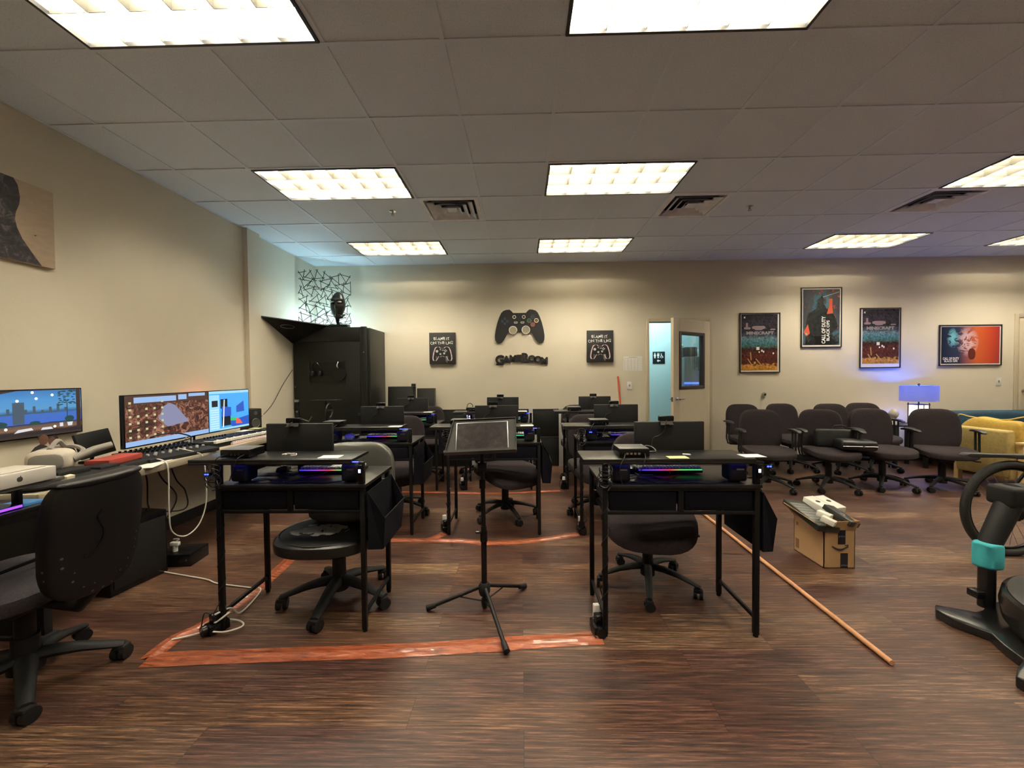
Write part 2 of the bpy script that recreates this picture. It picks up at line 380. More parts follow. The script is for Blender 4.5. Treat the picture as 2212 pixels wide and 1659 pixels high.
# ------------------------------------------------------------------ ceiling fittings
M_lamp, nt, bs = node_mat('fluorescent tube glow'); bs.inputs['Base Color'].default_value = (.8, .8, .75, 1); bs.inputs['Emission Color'].default_value = (1.0, 0.90, 0.72, 1); bs.inputs['Emission Strength'].default_value = LAMP
M_louv = mat('louver enamel', (0.10, 0.095, 0.08), 0.35, spec=.5)
M_hous = mat('fixture reflector enamel', (0.80, 0.78, 0.70), 0.4)
M_lframe = mat('fixture rim with shadow gap', (0.03, 0.03, 0.03), 0.5)  # dark edge also paints the shadow gap around each light
def ceiling_light(c, r, label):
    x0, y0 = GX + c * T + .014, GY + r * T + .014; W, D = 2 * T - .028, T - .028
    e = empty('ceiling_light', (x0, y0, ZC), label, 'ceiling light', 'recessed ceiling lights with parabolic louvers')
    b = B()
    for a in ((0, W, 0, .016), (0, W, D - .016, D), (0, .016, 0, D), (W - .016, W, 0, D)): b.box(*a, -.012, .01)
    b.done('frame', M_lframe, e, smooth=False)
    b = B(); b.quad((0, 0, .01), (W, 0, .01), (W, 0, .12), (0, 0, .12)); b.quad((0, D, .01), (W, D, .01), (W, D, .12), (0, D, .12))
    b.quad((0, 0, .01), (0, D, .01), (0, D, .12), (0, 0, .12)); b.quad((W, 0, .01), (W, D, .01), (W, D, .12), (W, 0, .12)); b.quad((0, 0, .12), (W, 0, .12), (W, D, .12), (0, D, .12))
    b.done('housing', M_hous, e, smooth=False)
    b = B()
    for k in range(3):
        cy = D * (k + .5) / 3
        b.box(.04, W - .04, cy - .02, cy + .02, .086, .112)
    b.done('lamp_tube', M_lamp, e, smooth=False)
    b = B()
    for k in range(1, 6):
        x = W * k / 6; b.prism([(x - .0015, 0.0), (x + .0015, 0.0), (x + .012, .06), (x - .012, .06)], .012, D - .012, 'xz')
    for k in range(1, 3):
        y = D * k / 3; b.prism([(y - .0015, 0.0), (y + .0015, 0.0), (y + .014, .06), (y - .014, .06)], .012, W - .012, 'yz')
    b.done('louver', M_louv, e, smooth=False)
    return e
pos = {5: 'by the back wall', 2: 'in the middle row of lights', -1: 'at the top edge nearest the camera'}
cn = {-4: 'leftmost', 0: 'second from left', 6: 'third from left', 10: 'rightmost'}
l0 = None
for c, r in LIGHTS:
    lab = f'bright rectangular ceiling light, {cn[c]} {pos[r]}' if r in pos else f'unseen rectangular ceiling light added overhead above the camera, {cn[c]} of its row'
    if l0 is None: l0 = ceiling_light(c, r, lab)
    else: copy_tree(l0, label=lab, loc=(GX + c * T + .014, GY + r * T + .014, ZC))
M_vent = mat('vent enamel', (0.80, 0.80, 0.82), 0.5, var=.1, vscale=10)
def ceiling_vent(c, r, label):
    e = empty('ceiling_vent', (GX + (c + .5) * T, GY + (r + .5) * T, ZC), label, 'ceiling vent', 'square ceiling air vents')
    def ring(a, za, bb, zb, bld):
        pa = [(-a, -a, za), (a, -a, za), (a, a, za), (-a, a, za)]; pb = [(-bb, -bb, zb), (bb, -bb, zb), (bb, bb, zb), (-bb, bb, zb)]
        for i in range(4): j = (i + 1) % 4; bld.quad(pa[i], pa[j], pb[j], pb[i])
    b = B(); ring(.292, -.004, .25, -.004, b); ring(.25, -.004, .23, .05, b); b.done('frame', M_vent, e, smooth=False)
    b = B()
    for a, bb in ((.225, .17), (.16, .11), (.095, .05)):
        ring(a, -.012, bb, .025, b); ring(a, -.014, bb, .023, b)
    b.box(-.05, .05, -.05, .05, .0, .008); b.done('diffuser', M_vent, e, smooth=False)
    b = B(); b.box(-.27, .27, -.27, .27, .09, .10); b.done('duct', M_blackm, e, smooth=False)
v0 = ceiling_vent(-2, 3, 'square ceiling air vent between the two left columns of lights')
ceiling_vent(2, 3, 'square ceiling air vent right of the centre column of lights')
ceiling_vent(6, 3, 'square ceiling air vent in front of the light on the right')
for x, y, lab in ((-1.31, 4.23, 'small sprinkler head in the ceiling left of centre'), (2.36, 4.27, 'small sprinkler head in the ceiling right of the vent')):
    e = empty('sprinkler_head', (x, y, ZC), lab, 'sprinkler', 'ceiling sprinkler heads')
    b = B(); b.lathe([(.035, 0), (.035, -.004), (.012, -.008)], 20); b.done('escutcheon', M_chrome, e)
    b = B(); b.cyl((0, 0, 0), .008, -.03, 10); b.lathe([(.0, -.045), (.018, -.044), (.018, -.041), (.0, -.04)], 14); b.tube([(-.01, 0, -.02), (-.012, 0, -.035), (0, 0, -.042)], .002, 6); b.tube([(.01, 0, -.02), (.012, 0, -.035), (0, 0, -.042)], .002, 6); b.done('deflector', M_alu, e)

# ------------------------------------------------------------------ office chairs
def star_base(parent, r=.30, arm=.022, hub=.045, rot=0.3, mats=None, thick=False, zc=.055):
    mats = mats or M_blackm
    b = B(); b.lathe([(.0, .07), (hub, .07), (hub, .13), (hub * .85, .145), (0, .145)], 20); b.done('base_hub', mats, parent)
    for k in range(5):
        a = rot + 2 * PI * k / 5; ca, sa = math.cos(a), math.sin(a)
        b = B(); t = bmesh.new(); rings = []
        prof = [(.03, .125, .026, .022), (.10, .122, .024, .020), (.18, .108, .021, .016), (.25, .088, .019, .013), (r - .01, .074, .017, .011), (r + .012, .070, .015, .009)]
        for q, z, hw, hh in prof:
            if thick: hw *= 1.5; hh *= 1.3
            rings.append([t.verts.new((q, hw * math.cos(2*PI*i/10), z + hh * math.sin(2*PI*i/10))) for i in range(10)])
        for r0, r1 in zip(rings, rings[1:]):
            for i in range(10): t.faces.new((r0[i], r0[(i+1) % 10], r1[(i+1) % 10], r1[i]))
        t.faces.new(rings[0][::-1]); t.faces.new(rings[-1])
        b.merge(t, Mat(rz=a)); leg = b.done('base_arm', mats, parent)
        b = B(); w0 = random.uniform(0, PI)
        Mx = Mat((r * ca, r * sa, 0), rz=w0, s=(1.25, 1.25, 1.18) if thick else (1.1, 1.1, 1.05))
        for sy in (-.015, .015):
            b.tube([(0, sy - .009, .026), (0, sy + .009, .026)], .026, 16, M=Mx)
        b.box(-.022, .018, -.022, .022, .034, .058, .008, M=Mx); b.cyl((0, 0, .05), .006, .02, 8, M=Mx)
        b.done('caster', mats, leg)
def cushion_fn(top=.0, drop=.03, d=.25):
    def f(p):
        q = p.copy(); fr = max(0.0, -p.y / d)
        q.z -= (drop * (2.2 if d > .3 else 1)) * fr ** 2.2
        q.z += .012 * (abs(p.x) / .25) ** 2
        return q
    return f
def task_chair(name, label, loc, rz, arms=True, seat_m=None, back_m=None, seat=(.255, .25, .045), zs=.47, back=(.235, .045, .25), zb=.655, by=.235, rot=.3, tilt=-.12, group='charcoal task chairs', kind='task'):
    """faces -Y; origin on the floor under the column"""
    seat_m = seat_m or M_fab; back_m = back_m or M_fab
    e = empty(name, loc, label, 'chair', group, rz)
    b = B(); b.sq((0, -.03, zs - seat[2]), seat[0], seat[1], seat[2], .45, .62, 32, 14, cushion_fn(d=seat[1])); b.done('seat', seat_m, e)
    b = B(); b.box(-.19, .19, -.19, .17, zs - 2 * seat[2] - .02, zs - 2 * seat[2] + .012, .01); b.box(-.07, .07, -.10, .11, zs - .155, zs - .10, .012); b.done('seat_pan', M_blackm, e)
    b = B(); b.cyl((0, 0, .13), .026, zs - .27, 18); b.cyl((0, 0, .13), .033, .16, 18); b.done('column', M_blackm, e)
    star_base(e, rot=rot)
    def bf(p):
        q = p.copy(); q.y += .10 * (p.x / .235) ** 2 * -.5; hw = 1 - .10 * max(0, p.z / .25) ** 2 - .05 * max(0, -p.z / .25); q.x *= hw
        return q
    b = B(); b.sq((0, 0, 0), back[0], back[1], back[2], .5, .55, 32, 16, bf, M=Mat((0, by, zb), rx=tilt)); b.done('backrest', back_m, e)
    b = B(); b.tube([(0, .05, zs - .125), (0, by + .02, zs - .12), (0, by + .062, zs - .06), (0, by + .065, zb - .05)], [.016, .018, .02, .016], 10); b.box(-.05, .05, by + .045, by + .075, zb - .12, zb + .05, .01); b.done('back_support', M_blackm, e)
    if arms:
        for sx in (-1, 1):
            b = B()
            for dy in (-.035, .035): b.tube([(sx * .17, dy, zs - .105), (sx * .275, dy, zs - .10), (sx * .29, dy + .005, zs - .03), (sx * .285, dy, zs + .19)], .011, 8)
            ar = b.done('armrest', M_blackm, e)
            b = B()
            def pf(p):
                q = p.copy(); q.z -= .015 * max(0, -p.y / .12) ** 2; q.z -= .01 * max(0, p.y / .12) ** 2; return q
            b.sq((sx * .285, -.01, zs + .205), .036, .13, .014, .5, .7, 20, 8, pf); b.done('arm_pad', M_leath, ar)
    b = B(); b.tube([(.12, -.02, zs - .12), (.22, -.03, zs - .13), (.27, -.04, zs - .135)], .005, 6); b.box(.25, .30, -.052, -.028, zs - .142, zs - .128, .004); b.done('lever', M_blackm, e)
    return e
wall_chairs = [  # x, y, rz, label
    ((2.86, 4.80, 0), -.16, 'charcoal task chair with armrests, leftmost of the front row by the wall'),
    ((3.54, 4.76, 0), -.20, 'charcoal task chair with armrests in the front row, black case lying on its seat'),
    ((4.20, 4.82, 0), -.10, 'charcoal task chair with armrests in the front row, right of the one with the case'),
    ((4.80, 4.74, 0), -.42, 'charcoal task chair with armrests, rightmost of the front row by the yellow armchair'),
    ((3.14, 5.66, 0), -.05, 'charcoal task chair against the wall, leftmost of the rear row, next to the door'),
    ((3.74, 5.72, 0), .05, 'charcoal task chair against the wall, second from left in the rear row'),
    ((4.33, 5.62, 0), -.08, 'charcoal task chair in the rear row, directly behind the one with the case'),
    ((4.87, 5.74, 0), -.12, 'charcoal task chair against the wall, rightmost of the rear row beside the lamp')]
tc0 = task_chair('task_chair', wall_chairs[0][2], wall_chairs[0][0], wall_chairs[0][1], zs=.475, zb=.650, group='charcoal task chairs by the back wall')
for i, (l, r, lab) in enumerate(wall_chairs[1:]):
    copy_tree(tc0, label=lab, loc=l, rz=r)
# chairs at the desks, without arms
G = 'chairs at the computer desks'
dc0 = task_chair('task_chair', 'charcoal armless chair tucked under the front right desk', (.80, 2.60, 0), -.22, arms=False, zs=.49, seat=(.275, .32, .055), zb=.68, by=.30, group=G, rot=.90)
copy_tree(dc0, label='charcoal armless chair at the middle row centre desk, behind the music stand', loc=(-.16, 3.88, 0), rz=.5)
copy_tree(dc0, label='charcoal chair pushed into the middle row left desk', loc=(-1.22, 3.98, 0), rz=.10)
copy_tree(dc0, label='charcoal chair pushed into the middle row right desk', loc=(.74, 4.00, 0), rz=.1)
copy_tree(dc0, label='charcoal chair pushed into the back row left desk', loc=(-1.30, 5.30, 0), rz=-.1)
copy_tree(dc0, label='charcoal chair pushed into the back row right desk', loc=(.80, 5.32, 0), rz=.1)
# mesh chair of the back row centre desk
e = empty('mesh_chair', (-.55, 5.42, 0), 'dark chair with a waisted mesh backrest behind the back row centre desk', 'chair', G, .1)
b = B(); b.sq((0, -.02, .42), .24, .23, .04, .5, .6); b.done('seat', M_fab, e)
b = B(); b.prism([(-.11, .80), (-.085, .84), (-.04, .835), (0, .85), (.04, .835), (.085, .84), (.11, .80), (.09, .76), (.05, .745), (-.05, .745), (-.09, .76)], .2, .215, 'xz'); b.done('headrest', mat('grey mesh', (.07, .07, .07), .8), e)
b = B(); b.tube([(-.11, .215, .87), (-.115, .22, .80), (-.08, .225, .72), (-.03, .24, .60), (0, .2, .40)], .012, 8); b.tube([(.11, .215, .87), (.115, .22, .80), (.08, .225, .72), (.03, .24, .60), (0, .2, .40)], .012, 8); b.done('back_frame', M_blackm, e)
b = B(); b.sq((0, .23, .60), .2, .015, .13, .5, .6); b.done('backrest', M_bluetint, e)
b = B(); b.cyl((0, 0, .12), .025, .27, 14); b.done('column', M_blackm, e); star_base(e, rot=.1)

# torn black chair at the front left desk
M_torn, nt, bs = node_mat('worn black leather with torn patches')
v = mapping(nt, (1, 1, 1)); n = tex_noise(nt, 15.0, 6, v, .62); sx = nt.nodes.new('ShaderNodeSeparateXYZ'); nt.links.new(v, sx.inputs[0])
def mth(op, a, b_=None, c_=None):
    m_ = nt.nodes.new('ShaderNodeMath'); m_.operation = op
    for i, q in enumerate((a, b_, c_)):
        if q is None: continue
        if hasattr(q, 'links'): nt.links.new(q, m_.inputs[i])
        else: m_.inputs[i].default_value = q
    return m_.outputs[0]
ex = mth('POWER', mth('DIVIDE', mth('ADD', sx.outputs[0], .05), .15), 2.0); ey = mth('POWER', mth('DIVIDE', mth('ADD', sx.outputs[1], .13), .085), 2.0)
dd = mth('SUBTRACT', 1.0, mth('ADD', ex, ey)); msk = mth('GREATER_THAN', mth('ADD', mth('MULTIPLY', dd, .09), n.outputs['Fac']), .50); msk = mth('MULTIPLY', msk, mth('GREATER_THAN', dd, -.25))
nt.links.new(mixc(nt, msk, (.012, .012, .012), (.95, .95, .93)), bs.inputs['Base Color'])
nt.links.new(mth('MULTIPLY_ADD', msk, .45, .38), bs.inputs['Roughness'])
e = empty('leather_chair', (-1.11, 2.42, 0), 'worn black chair with torn seat showing white backing under the front left desk', 'chair', None, .04)
b = B(); b.sq((0, -.10, .43), .285, .26, .045, .4, .8, 40, 14); b.done('seat', M_torn, e)
b = B(); b.torus((0, 0, 0), .25, .008, 'z', 40, 8, M=Mat((0, -.10, .462), s=(1.08, .98, 1))); b.done('seat_piping', M_leath, e)
b = B(); b.box(-.16, .16, -.25, .1, .365, .392, .01); b.box(-.08, .06, -.06, .10, .30, .37, .012); b.done('seat_pan', M_blackm, e)
b = B(); b.cyl((0, 0, .13), .03, .26, 18); b.cyl((0, 0, .13), .040, .13, 18, r2=.038); b.done('column', M_blackm, e)
star_base(e, r=.31, rot=-.33, thick=True, hub=.055)
def lb(p):
    q = p.copy(); q.y -= .09 * (p.x / .26) ** 2 * 1.0; q.x *= 1 - .13 * max(0, p.z / .25) ** 3; return q
b = B(); b.sq((0, 0, 0), .265, .06, .24, .45, .5, 40, 18, lb, M=Mat((.02, .30, .665), rx=-.10)); b.done('backrest', M_gleath, e)
b = B()
for z in (-.02, -.09, -.15): b.tube([(-.24, -.05, z), (-.1, -.052, z + .004), (.1, -.052, z + .004), (.24, -.05, z)], .004, 6, M=Mat((.02, .24, .70)))
for k in range(7): b.tube([(.205 + .004 * k, .005 * k - .02, .13 - .035 * k), (.235, -.03, .115 - .035 * k)], .003, 6, M=Mat((.02, .26, .70)))
b.done('backrest_seam', M_leath, e)
b = B(); b.sq((.02, .03, .538), .20, .085, .066, .7, .6, 32, 12); b.done('lumbar_cushion', M_lumb, e)
b = B(); b.tube([(0, .06, .36), (0, .33, .37), (0, .40, .46), (0, .38, .62)], .018, 8); b.done('back_support', M_blackm, e)

# black mesh office chair seen from behind, front left of the frame; faces the left wall
e = empty('office_chair', (-2.20, 1.73, 0), 'large black office chair with perforated back, turned away at the left counter', 'chair', None, PI / 2 * -1 - .03)
M_perf, nt, bs = node_mat('perforated black upholstery')
v = mapping(nt, (1, 1, 1)); vo = nt.nodes.new('ShaderNodeTexVoronoi'); vo.inputs['Scale'].default_value = 27; vo.inputs['Randomness'].default_value = .15; nt.links.new(v, vo.inputs['Vector'])
dot = mth('LESS_THAN', vo.outputs['Distance'], .14); sz = nt.nodes.new('ShaderNodeSeparateXYZ'); nt.links.new(v, sz.inputs[0]); dot = mth('MULTIPLY', dot, mth('LESS_THAN', sz.outputs[2], .72))
nt.links.new(mixc(nt, dot, (.007, .006, .006), (.11, .10, .10)), bs.inputs['Base Color']); bs.inputs['Roughness'].default_value = .6; bs.inputs['Specular IOR Level'].default_value = .3
b = B()
def ob(p):
    q = p.copy(); q.y += -.05 * (p.x / .23) ** 2; q.x *= 1 - .16 * max(0, -p.z / .26) ** 2; return q
b.sq((0, 0, 0), .195, .035, .255, .42, .36, 44, 20, ob, M=Mat((0, .37, .685), rx=-.10)); b.done('backrest', M_perf, e)
b = B(); b.sq((0, 0, 0), .178, .040, .018, .8, .5, 36, 10, ob, M=Mat((0, .395, .925), rx=-.1)); b.done('backrest_cap', M_leath, e)
b = B(); b.curve([(.10, .405, .62), (.055, .412, .64), (.03, .416, .70), (.06, .424, .77), (.045, .428, .80)], .0035, 6); b.done('back_emblem', M_blackg, e)
b = B(); b.sq((0, -.04, .45), .26, .27, .05, .45, .5, 32, 12); b.done('seat', mat('grey speckled fabric', (.028, .023, .029), .9, bump=.5, var=.4, vscale=150), e)
b = B(); b.tube([(0, .05, .38), (0, .26, .36), (0, .33, .44), (0, .36, .55)], .028, 10); b.box(-.17, .17, -.2, .15, .375, .40, .01); b.done('back_support', M_blackm, e)
b = B(); b.cyl((0, 0, .12), .034, .26, 18); b.cyl((0, 0, .12), .045, .10, 18); b.done('column', M_blackm, e); star_base(e, r=.31, rot=.915, thick=True, hub=.06)
# chair behind the front left desk, near the counter
copy_tree(dc0, label='dark chair between the left counter and the front left desk, mostly hidden', loc=(-1.62, 3.32, 0), rz=1.3)

# ------------------------------------------------------------------ computer desks with shelf
DW, DD, DZ_ = .79, .41, .785
def desk(label, group='black computer desks in rows'):
    e = empty('computer_desk', (0, 0, 0), label, 'desk', group)
    b = B(); b.box(.0, DW + .01, .0, DD + .03, DZ_ - .018, DZ_, .003); b.done('tabletop', M_desk, e)
    b = B(); b.box(-.05 + DSH, DW - .02 + DSH + .05, .0, .24, .902, .918, .003); b.box(-.05 + DSH, DW - .02 + DSH + .05, .0, .012, .890, .904, .002); b.done('monitor_shelf', M_desk, e)
    b = B(); b.box(.03, DW - .03, .015, .021, .8990, .9019); b.done('led_strip', mat('blue led strip', (.02, .02, .2), .5, emit=(.03, .05, 1.0), es=7), e, smooth=False)
    for x in (.012, DW - .012):
        for y in (.02, DD):
            b = B(); b.box(x - .013, x + .013, y - .013, y + .013, .012, DZ_ - .018, .003); b.cyl((x, y, 0), .013, .012, 12); b.done('leg', M_black, e)
        b = B(); b.box(x - .008, x + .008, .03, DD - .01, .085, .105, .002); b.done('side_stretcher', M_black, e)
    for x in (.014, DW - .014):
        b = B(); b.box(x - .014, x + .014, .004, .03, DZ_, .902, .002); b.done('shelf_post', M_black, e)
    b = B()
    b.box(.025, DW - .025, .006, .022, .752, .767, .002); b.box(.025, DW - .025, .006, .022, .632, .648, .002)
    b.box(.025, DW - .025, DD - .02, DD, .632, .648, .002); b.box(DW / 2 - .014, DW / 2 + .014, .006, .022, .64, .76, .002)
    b.done('drawer_frame', M_black, e)
    for x0, x1 in ((.034, DW / 2 - .02), (DW / 2 + .02, DW - .034)):
        b = B(); b.box(x0, x1, .012, DD - .03, .650, .750, .006); dr = b.done('drawer', M_bluetint, e)
        b = B(); b.box(x0 + .12, x0 + .20, DD - .03, DD - .022, .70, .712, .002); b.done('pull_tab', M_bluetint, dr)
    # hanging side pocket
    b = B(); X = DW + .012
    outer = [(.02, .74), (.02, .50), (.06, .42), (.36, .42), (.40, .50), (.40, .74), (.33, .62), (.10, .62)]
    t0 = [(X + .004, .01, .745), (X + .004, .40, .745), (X + .004, .40, .44), (X + .004, .01, .44)]
    b.quad(*t0)
    o0 = [(X + .085, .03, .60), (X + .085, .38, .60), (X + .07, .37, .43), (X + .07, .04, .43)]
    b.quad(*o0); b.quad(t0[3], t0[2], o0[2], o0[3])
    b.quad(t0[0], (X + .085, .03, .60), (X + .07, .04, .43), t0[3]); b.quad(t0[1], t0[2], (X + .07, .37, .43), (X + .085, .38, .60))
    pk = b.done('side_pocket', M_bluetint, e, smooth=False, recalc=False)
    so = pk.modifiers.new('thickness', 'SOLIDIFY'); so.thickness = .004
    b = B(); b.tube([(X + .004, .01, .745), (X + .087, .03, .60), (X + .087, .38, .60), (X + .004, .40, .745)], .003, 6); b.done('pocket_trim', M_black, pk)
    return e
DESKS = [  # x0, y0, name, shelf shift
    (-1.615, 2.095, 'front left desk', -.09), (.412, 2.065, 'front right desk', .04),
    (-1.715, 3.395, 'middle row left desk', -.04), (-.632, 3.395, 'middle row centre desk', 0), (.490, 3.40, 'middle row right desk', .0),
    (-1.775, 4.72, 'back row left desk', 0), (-.665, 4.74, 'back row centre desk', 0), (.530, 4.76, 'back row right desk', 0)]
NM = [d[2] for d in DESKS]
where = ['beside the torn-seat chair', 'with a yellow note on its shelf', 'behind the tall grey leather chair', 'directly behind the music stand', 'by the open door', 'in front of the leaning black panels', 'farthest behind the music stand', 'nearest the restroom door']
dk = []
for i, (x, y, nm, sh) in enumerate(DESKS):
    DSH = 0
    lab = f'black desk with raised shelf, {nm}, {where[i]}'
    if i == 0: o = desk(lab); o.location = (x, y, 0)
    else: o = copy_tree(dk[0], label=lab, loc=(x, y, 0))
    for c in list(COL.objects):
        if c.parent == o and c.name.startswith('monitor_shelf'): c.location.x += sh
    dk.append(o)

# ------------------------------------------------------------------ things on each desk
def monitor(label, loc):
    e = empty('monitor', loc, label, 'monitor', 'flat black monitors seen from behind')
    b = B(); b.box(-.195, .195, 0, .03, .045, .29, .004); b.done('back_panel', M_blackm, e)
    b = B(); b.box(-.189, .189, .03, .032, .053, .284); b.done('screen', M_screenoff, e)
    b = B(); b.box(-.03, .03, .033, .05, .004, .16, .003); b.box(-.10, .10, .01, .13, 0, .006, .002); b.done('stand', M_blackg, e)
    return e
def webcam(label, loc):
    e = empty('webcam', loc, label, 'webcam', 'webcams clipped on the monitors')
    b = B(); b.box(-.042, .042, -.012, .016, .004, .034, .005); b.done('body', M_blackg, e)
    b = B(); b.box(-.036, -.012, -.022, -.012, -.016, -.010, .001); b.box(.012, .036, -.022, -.012, -.016, -.010, .001); b.box(-.034, .034, -.014, -.004, -.014, .004, .002); b.done('clip', M_alu, e)
    b = B(); b.curve([(0, -.01, .01), (-.012, -.03, -.01), (-.018, -.022, -.05), (-.04, -.012, -.075), (-.075, -.012, -.09), (-.088, -.018, -.14)], .0022); b.done('cable', M_cable, e)
    return e
def mini_pc(label, loc):
    e = empty('mini_computer', loc, label, 'computer', 'small box computers on the desk shelves')
    b = B(); b.box(0, .155, 0, .14, .004, .044, .004); b.done('case', M_blackg, e)
    b = B(); b.box(.002, .153, .002, .138, .044, .047, .001); b.done('lid', mat('satin grey lid', (.10, .10, .10), .35), e)
    b = B()
    for k in range(4): b.box(.035 + .02 * k, .047 + .02 * k, -.001, .001, .016, .026)
    b.done('port', M_chrome, e)
    b = B(); b.curve([(.03, 0, .02), (.015, -.04, .01), (-.01, -.05, -.04), (.0, -.03, -.10), (.01, -.02, -.13)], .0025); b.curve([(.13, 0, .02), (.12, -.04, .005), (.10, -.045, -.05), (.07, -.03, -.11)], .0025); b.done('cable', M_cable, e)
    return e
def speaker(label, loc, rz=0):
    e = empty('desk_speaker', loc, label, 'speaker', 'small cube speakers on the desks', rz)
    b = B(); b.box(-.045, .045, -.05, .05, .006, .10, .014, 3); b.done('cabinet', M_blackm, e)
    b = B(); b.cyl((0, 0, 0), .03, .007, 20); b.done('foot', M_blackg, e)
    b = B(); b.cyl((0, .05, .052), .034, .003, 24, 'y'); b.done('cone', M_blackg, e)
    b = B(); b.box(-.012, .026, -.0508, -.0500, .066, .074); b.done('badge', M_alu, e)
    return e
M_keys = mat('white key caps', (.55, .55, .52), .5)
M_rgb, nt, bs = node_mat('rainbow key glow')
v = mapping(nt, (1, 1, 1), 'Generated'); sx = nt.nodes.new('ShaderNodeSeparateXYZ'); nt.links.new(v, sx.inputs[0])
r = ramp(nt, [(0, (.05, .05, 1)), (.25, (.35, .08, 1)), (.5, (1, .06, .08)), (.7, (.1, .8, .12)), (.95, (.1, .7, .3))]); nt.links.new(sx.outputs[0], r.inputs[0]); nt.links.new(r.outputs[0], bs.inputs['Emission Color']); bs.inputs['Emission Strength'].default_value = .55; bs.inputs['Base Color'].default_value = (.02, .02, .02, 1)
def keyboard(label, loc):
    e = empty('backlit_keyboard', loc, label, 'keyboard', 'backlit keyboards on the desks')
    b = B(); b.box(0, .36, 0, .125, .0, .022, .003); b.done('case', M_blackm, e)
    b = B(); b.box(.004, .356, -.0012, 0, .014, .021); b.done('light_strip', M_rgb, e, smooth=False)
    b = B()
    for r in range(5):
        for k in range(19): b.box(.006 + .0184 * k, .021 + .0184 * k, .008 + .022 * r, .025 + .022 * r, .022, .034, .002, 1)
    b.done('keys', M_keys, e, smooth=False)
    b = B(); b.curve([(.17, 0, .01), (.16, -.05, .008), (.12, -.08, .004), (.06, -.07, .004)], .0018); b.done('cable', M_cable, e)
    return e
def mouse(label, loc, rz=0):
    e = empty('computer_mouse', loc, label, 'mouse', 'computer mice on the desks', rz)
    b = B(); b.sq((0, 0, .018), .031, .055, .018, .8, .8, 20, 10, lambda p: Vector((p.x, p.y, max(p.z, -.017)))); b.done('shell', M_blackg, e)
    b = B(); b.box(-.003, .003, -.035, -.015, .030, .036, .001); b.done('wheel', M_alu, e)
    b = B(); b.curve([(0, -.05, .012), (.02, -.09, .004), (-.03, -.12, .003), (-.01, -.16, .003)], .0016); b.done('cable', M_cable, e)
    return e
def cable_set(label, loc, pts_list, name='cable_bundle', m=None, r=.0022, cat='cables', group=None):
    b = B()
    for p in pts_list: b.curve(p, r)
    o = b.done(name, m or M_cable, None, label, cat, group); o.location = loc; return o
P = {}
def put(kind, fn, lab, loc, *a):
    if kind in P: return copy_tree(P[kind], label=lab, loc=loc)
    P[kind] = fn(lab, loc, *a); return P[kind]
mon_dx = {0: .31, 1: .43, 2: .455, 3: .41, 4: .36, 5: .435, 6: .44, 7: .375}
top = DZ_
for i, (x, y, nm, sh) in enumerate(DESKS):
    mx_ = x + mon_dx[i]
    put('mon', monitor, f'flat black monitor seen from behind on the {nm}', (mx_, y + .262, top))
    put('cam', webcam, f'webcam clipped on the monitor of the {nm}', (mx_ - .03 + .01 * (i % 3), y + .264, top + .290))
    if i not in (3, 6):
        put('pc', mini_pc, f'small black box computer on the shelf of the {nm}', (x + (.02 if i else .012) + (.07 if i in (1, 4) else 0), y + .03, .9185))
    else:
        o = put('pc', mini_pc, f'small black box computer on the shelf of the {nm}', (x + .02, y + .09, .9185))
    if i < 5:
        put('spk', speaker, f'small black cube speaker at the left end of the {nm}', (x + .105, y + .085, top))
    put('spk', speaker, f'small black cube speaker at the right end of the {nm}', (x + .70, y + .085, top))
    put('kb', keyboard, f'keyboard glowing in rainbow colours on the {nm}', (x + .325 if i in (0, 2, 5) else x + (.24 if i == 1 else .30), y + .225, top + .007))
    put('ms', mouse, f'black mouse lying on the {nm}', (x + .21, y + .27, top))
    b = B(); b.box(-.13, .13, -.10, .09, 0, .003, .001); o = b.done('mouse_pad', mat('grey mouse pad', (.03, .03, .032), .8), None, f'dark mouse pad on the {nm}', 'mouse pad', 'mouse pads on the desks'); o.location = (x + .19, y + .29, top)
    for ch in COL.objects:
        if ch.name.startswith('computer_mouse') and ch.get('label') == f'black mouse lying on the {nm}': ch.location.z = top + .0035
    # paper on the shelf
    b = B(); b.box(-.055, .055, -.04, .04, 0, .0012); e = b.done('paper_note', M_paper, None, f'small white card on the shelf of the {nm}', 'paper', 'white cards on the desk shelves', smooth=False)
    e.location = (x + .68 + (.06 if i == 1 else 0) + sh, y + .065, .9185); e.rotation_euler = (0, 0, .05)
    # cables lying on the desk top
    R = random.Random(i)
    cable_set(f'thin black cables trailing across the {nm}', (x, y, top + .003), [
        [(.15, .07, 0), (.22, .03, 0), (.30, .06, 0), (.37, .03, 0), (.46, .05, 0), (.56, .03, 0), (.65, .07, 0)],
        [(.14, .10, 0), (.20, .13, 0), (.26, .08, 0.004), (.33, .10, 0), (.30, .16, 0), (.24, .19, 0)],
        [(.15, .05, 0), (.24, .09 + R.random() * .02, 0), (.28, .03, 0), (.36, .07, 0), (.40, .14, 0), (.46, .2, 0)]], group='cables lying on the desk tops')
    # coiled cables at the left shelf post
    b = B()
    for k in range(5):
        a0 = R.random() * 6
        b.curve([( -.005 + .03 * math.cos(a0 + t * .9) * (1 + .3 * R.random()), -.012 + .012 * math.sin(t * 2.1 + k), .02 * k + .03 * math.sin(a0 + t * .9)) for t in range(7)], .0025)
    o = b.done('cable_coil', M_cable, None, f'tangle of black cables around the left post of the {nm}', 'cables', 'cable tangles on the desk posts'); o.location = (x + .012, y - .006, .79)
    # power lights and blue led on posts
    if i in (0, 1):
        e = empty('usb_hub', (x + .776, y - .004, .82), f'small usb hub with glowing blue light on the right post of the {nm}', 'usb hub', 'usb hubs on desk posts')
        b = B(); b.box(-.012, .012, -.010, .006, .0, .07, .003); b.done('body', M_blackg, e)
        b = B(); b.box(-.006, .006, -.0115, -.010, .03, .048, .001); b.done('indicator', M_whiteled, e)
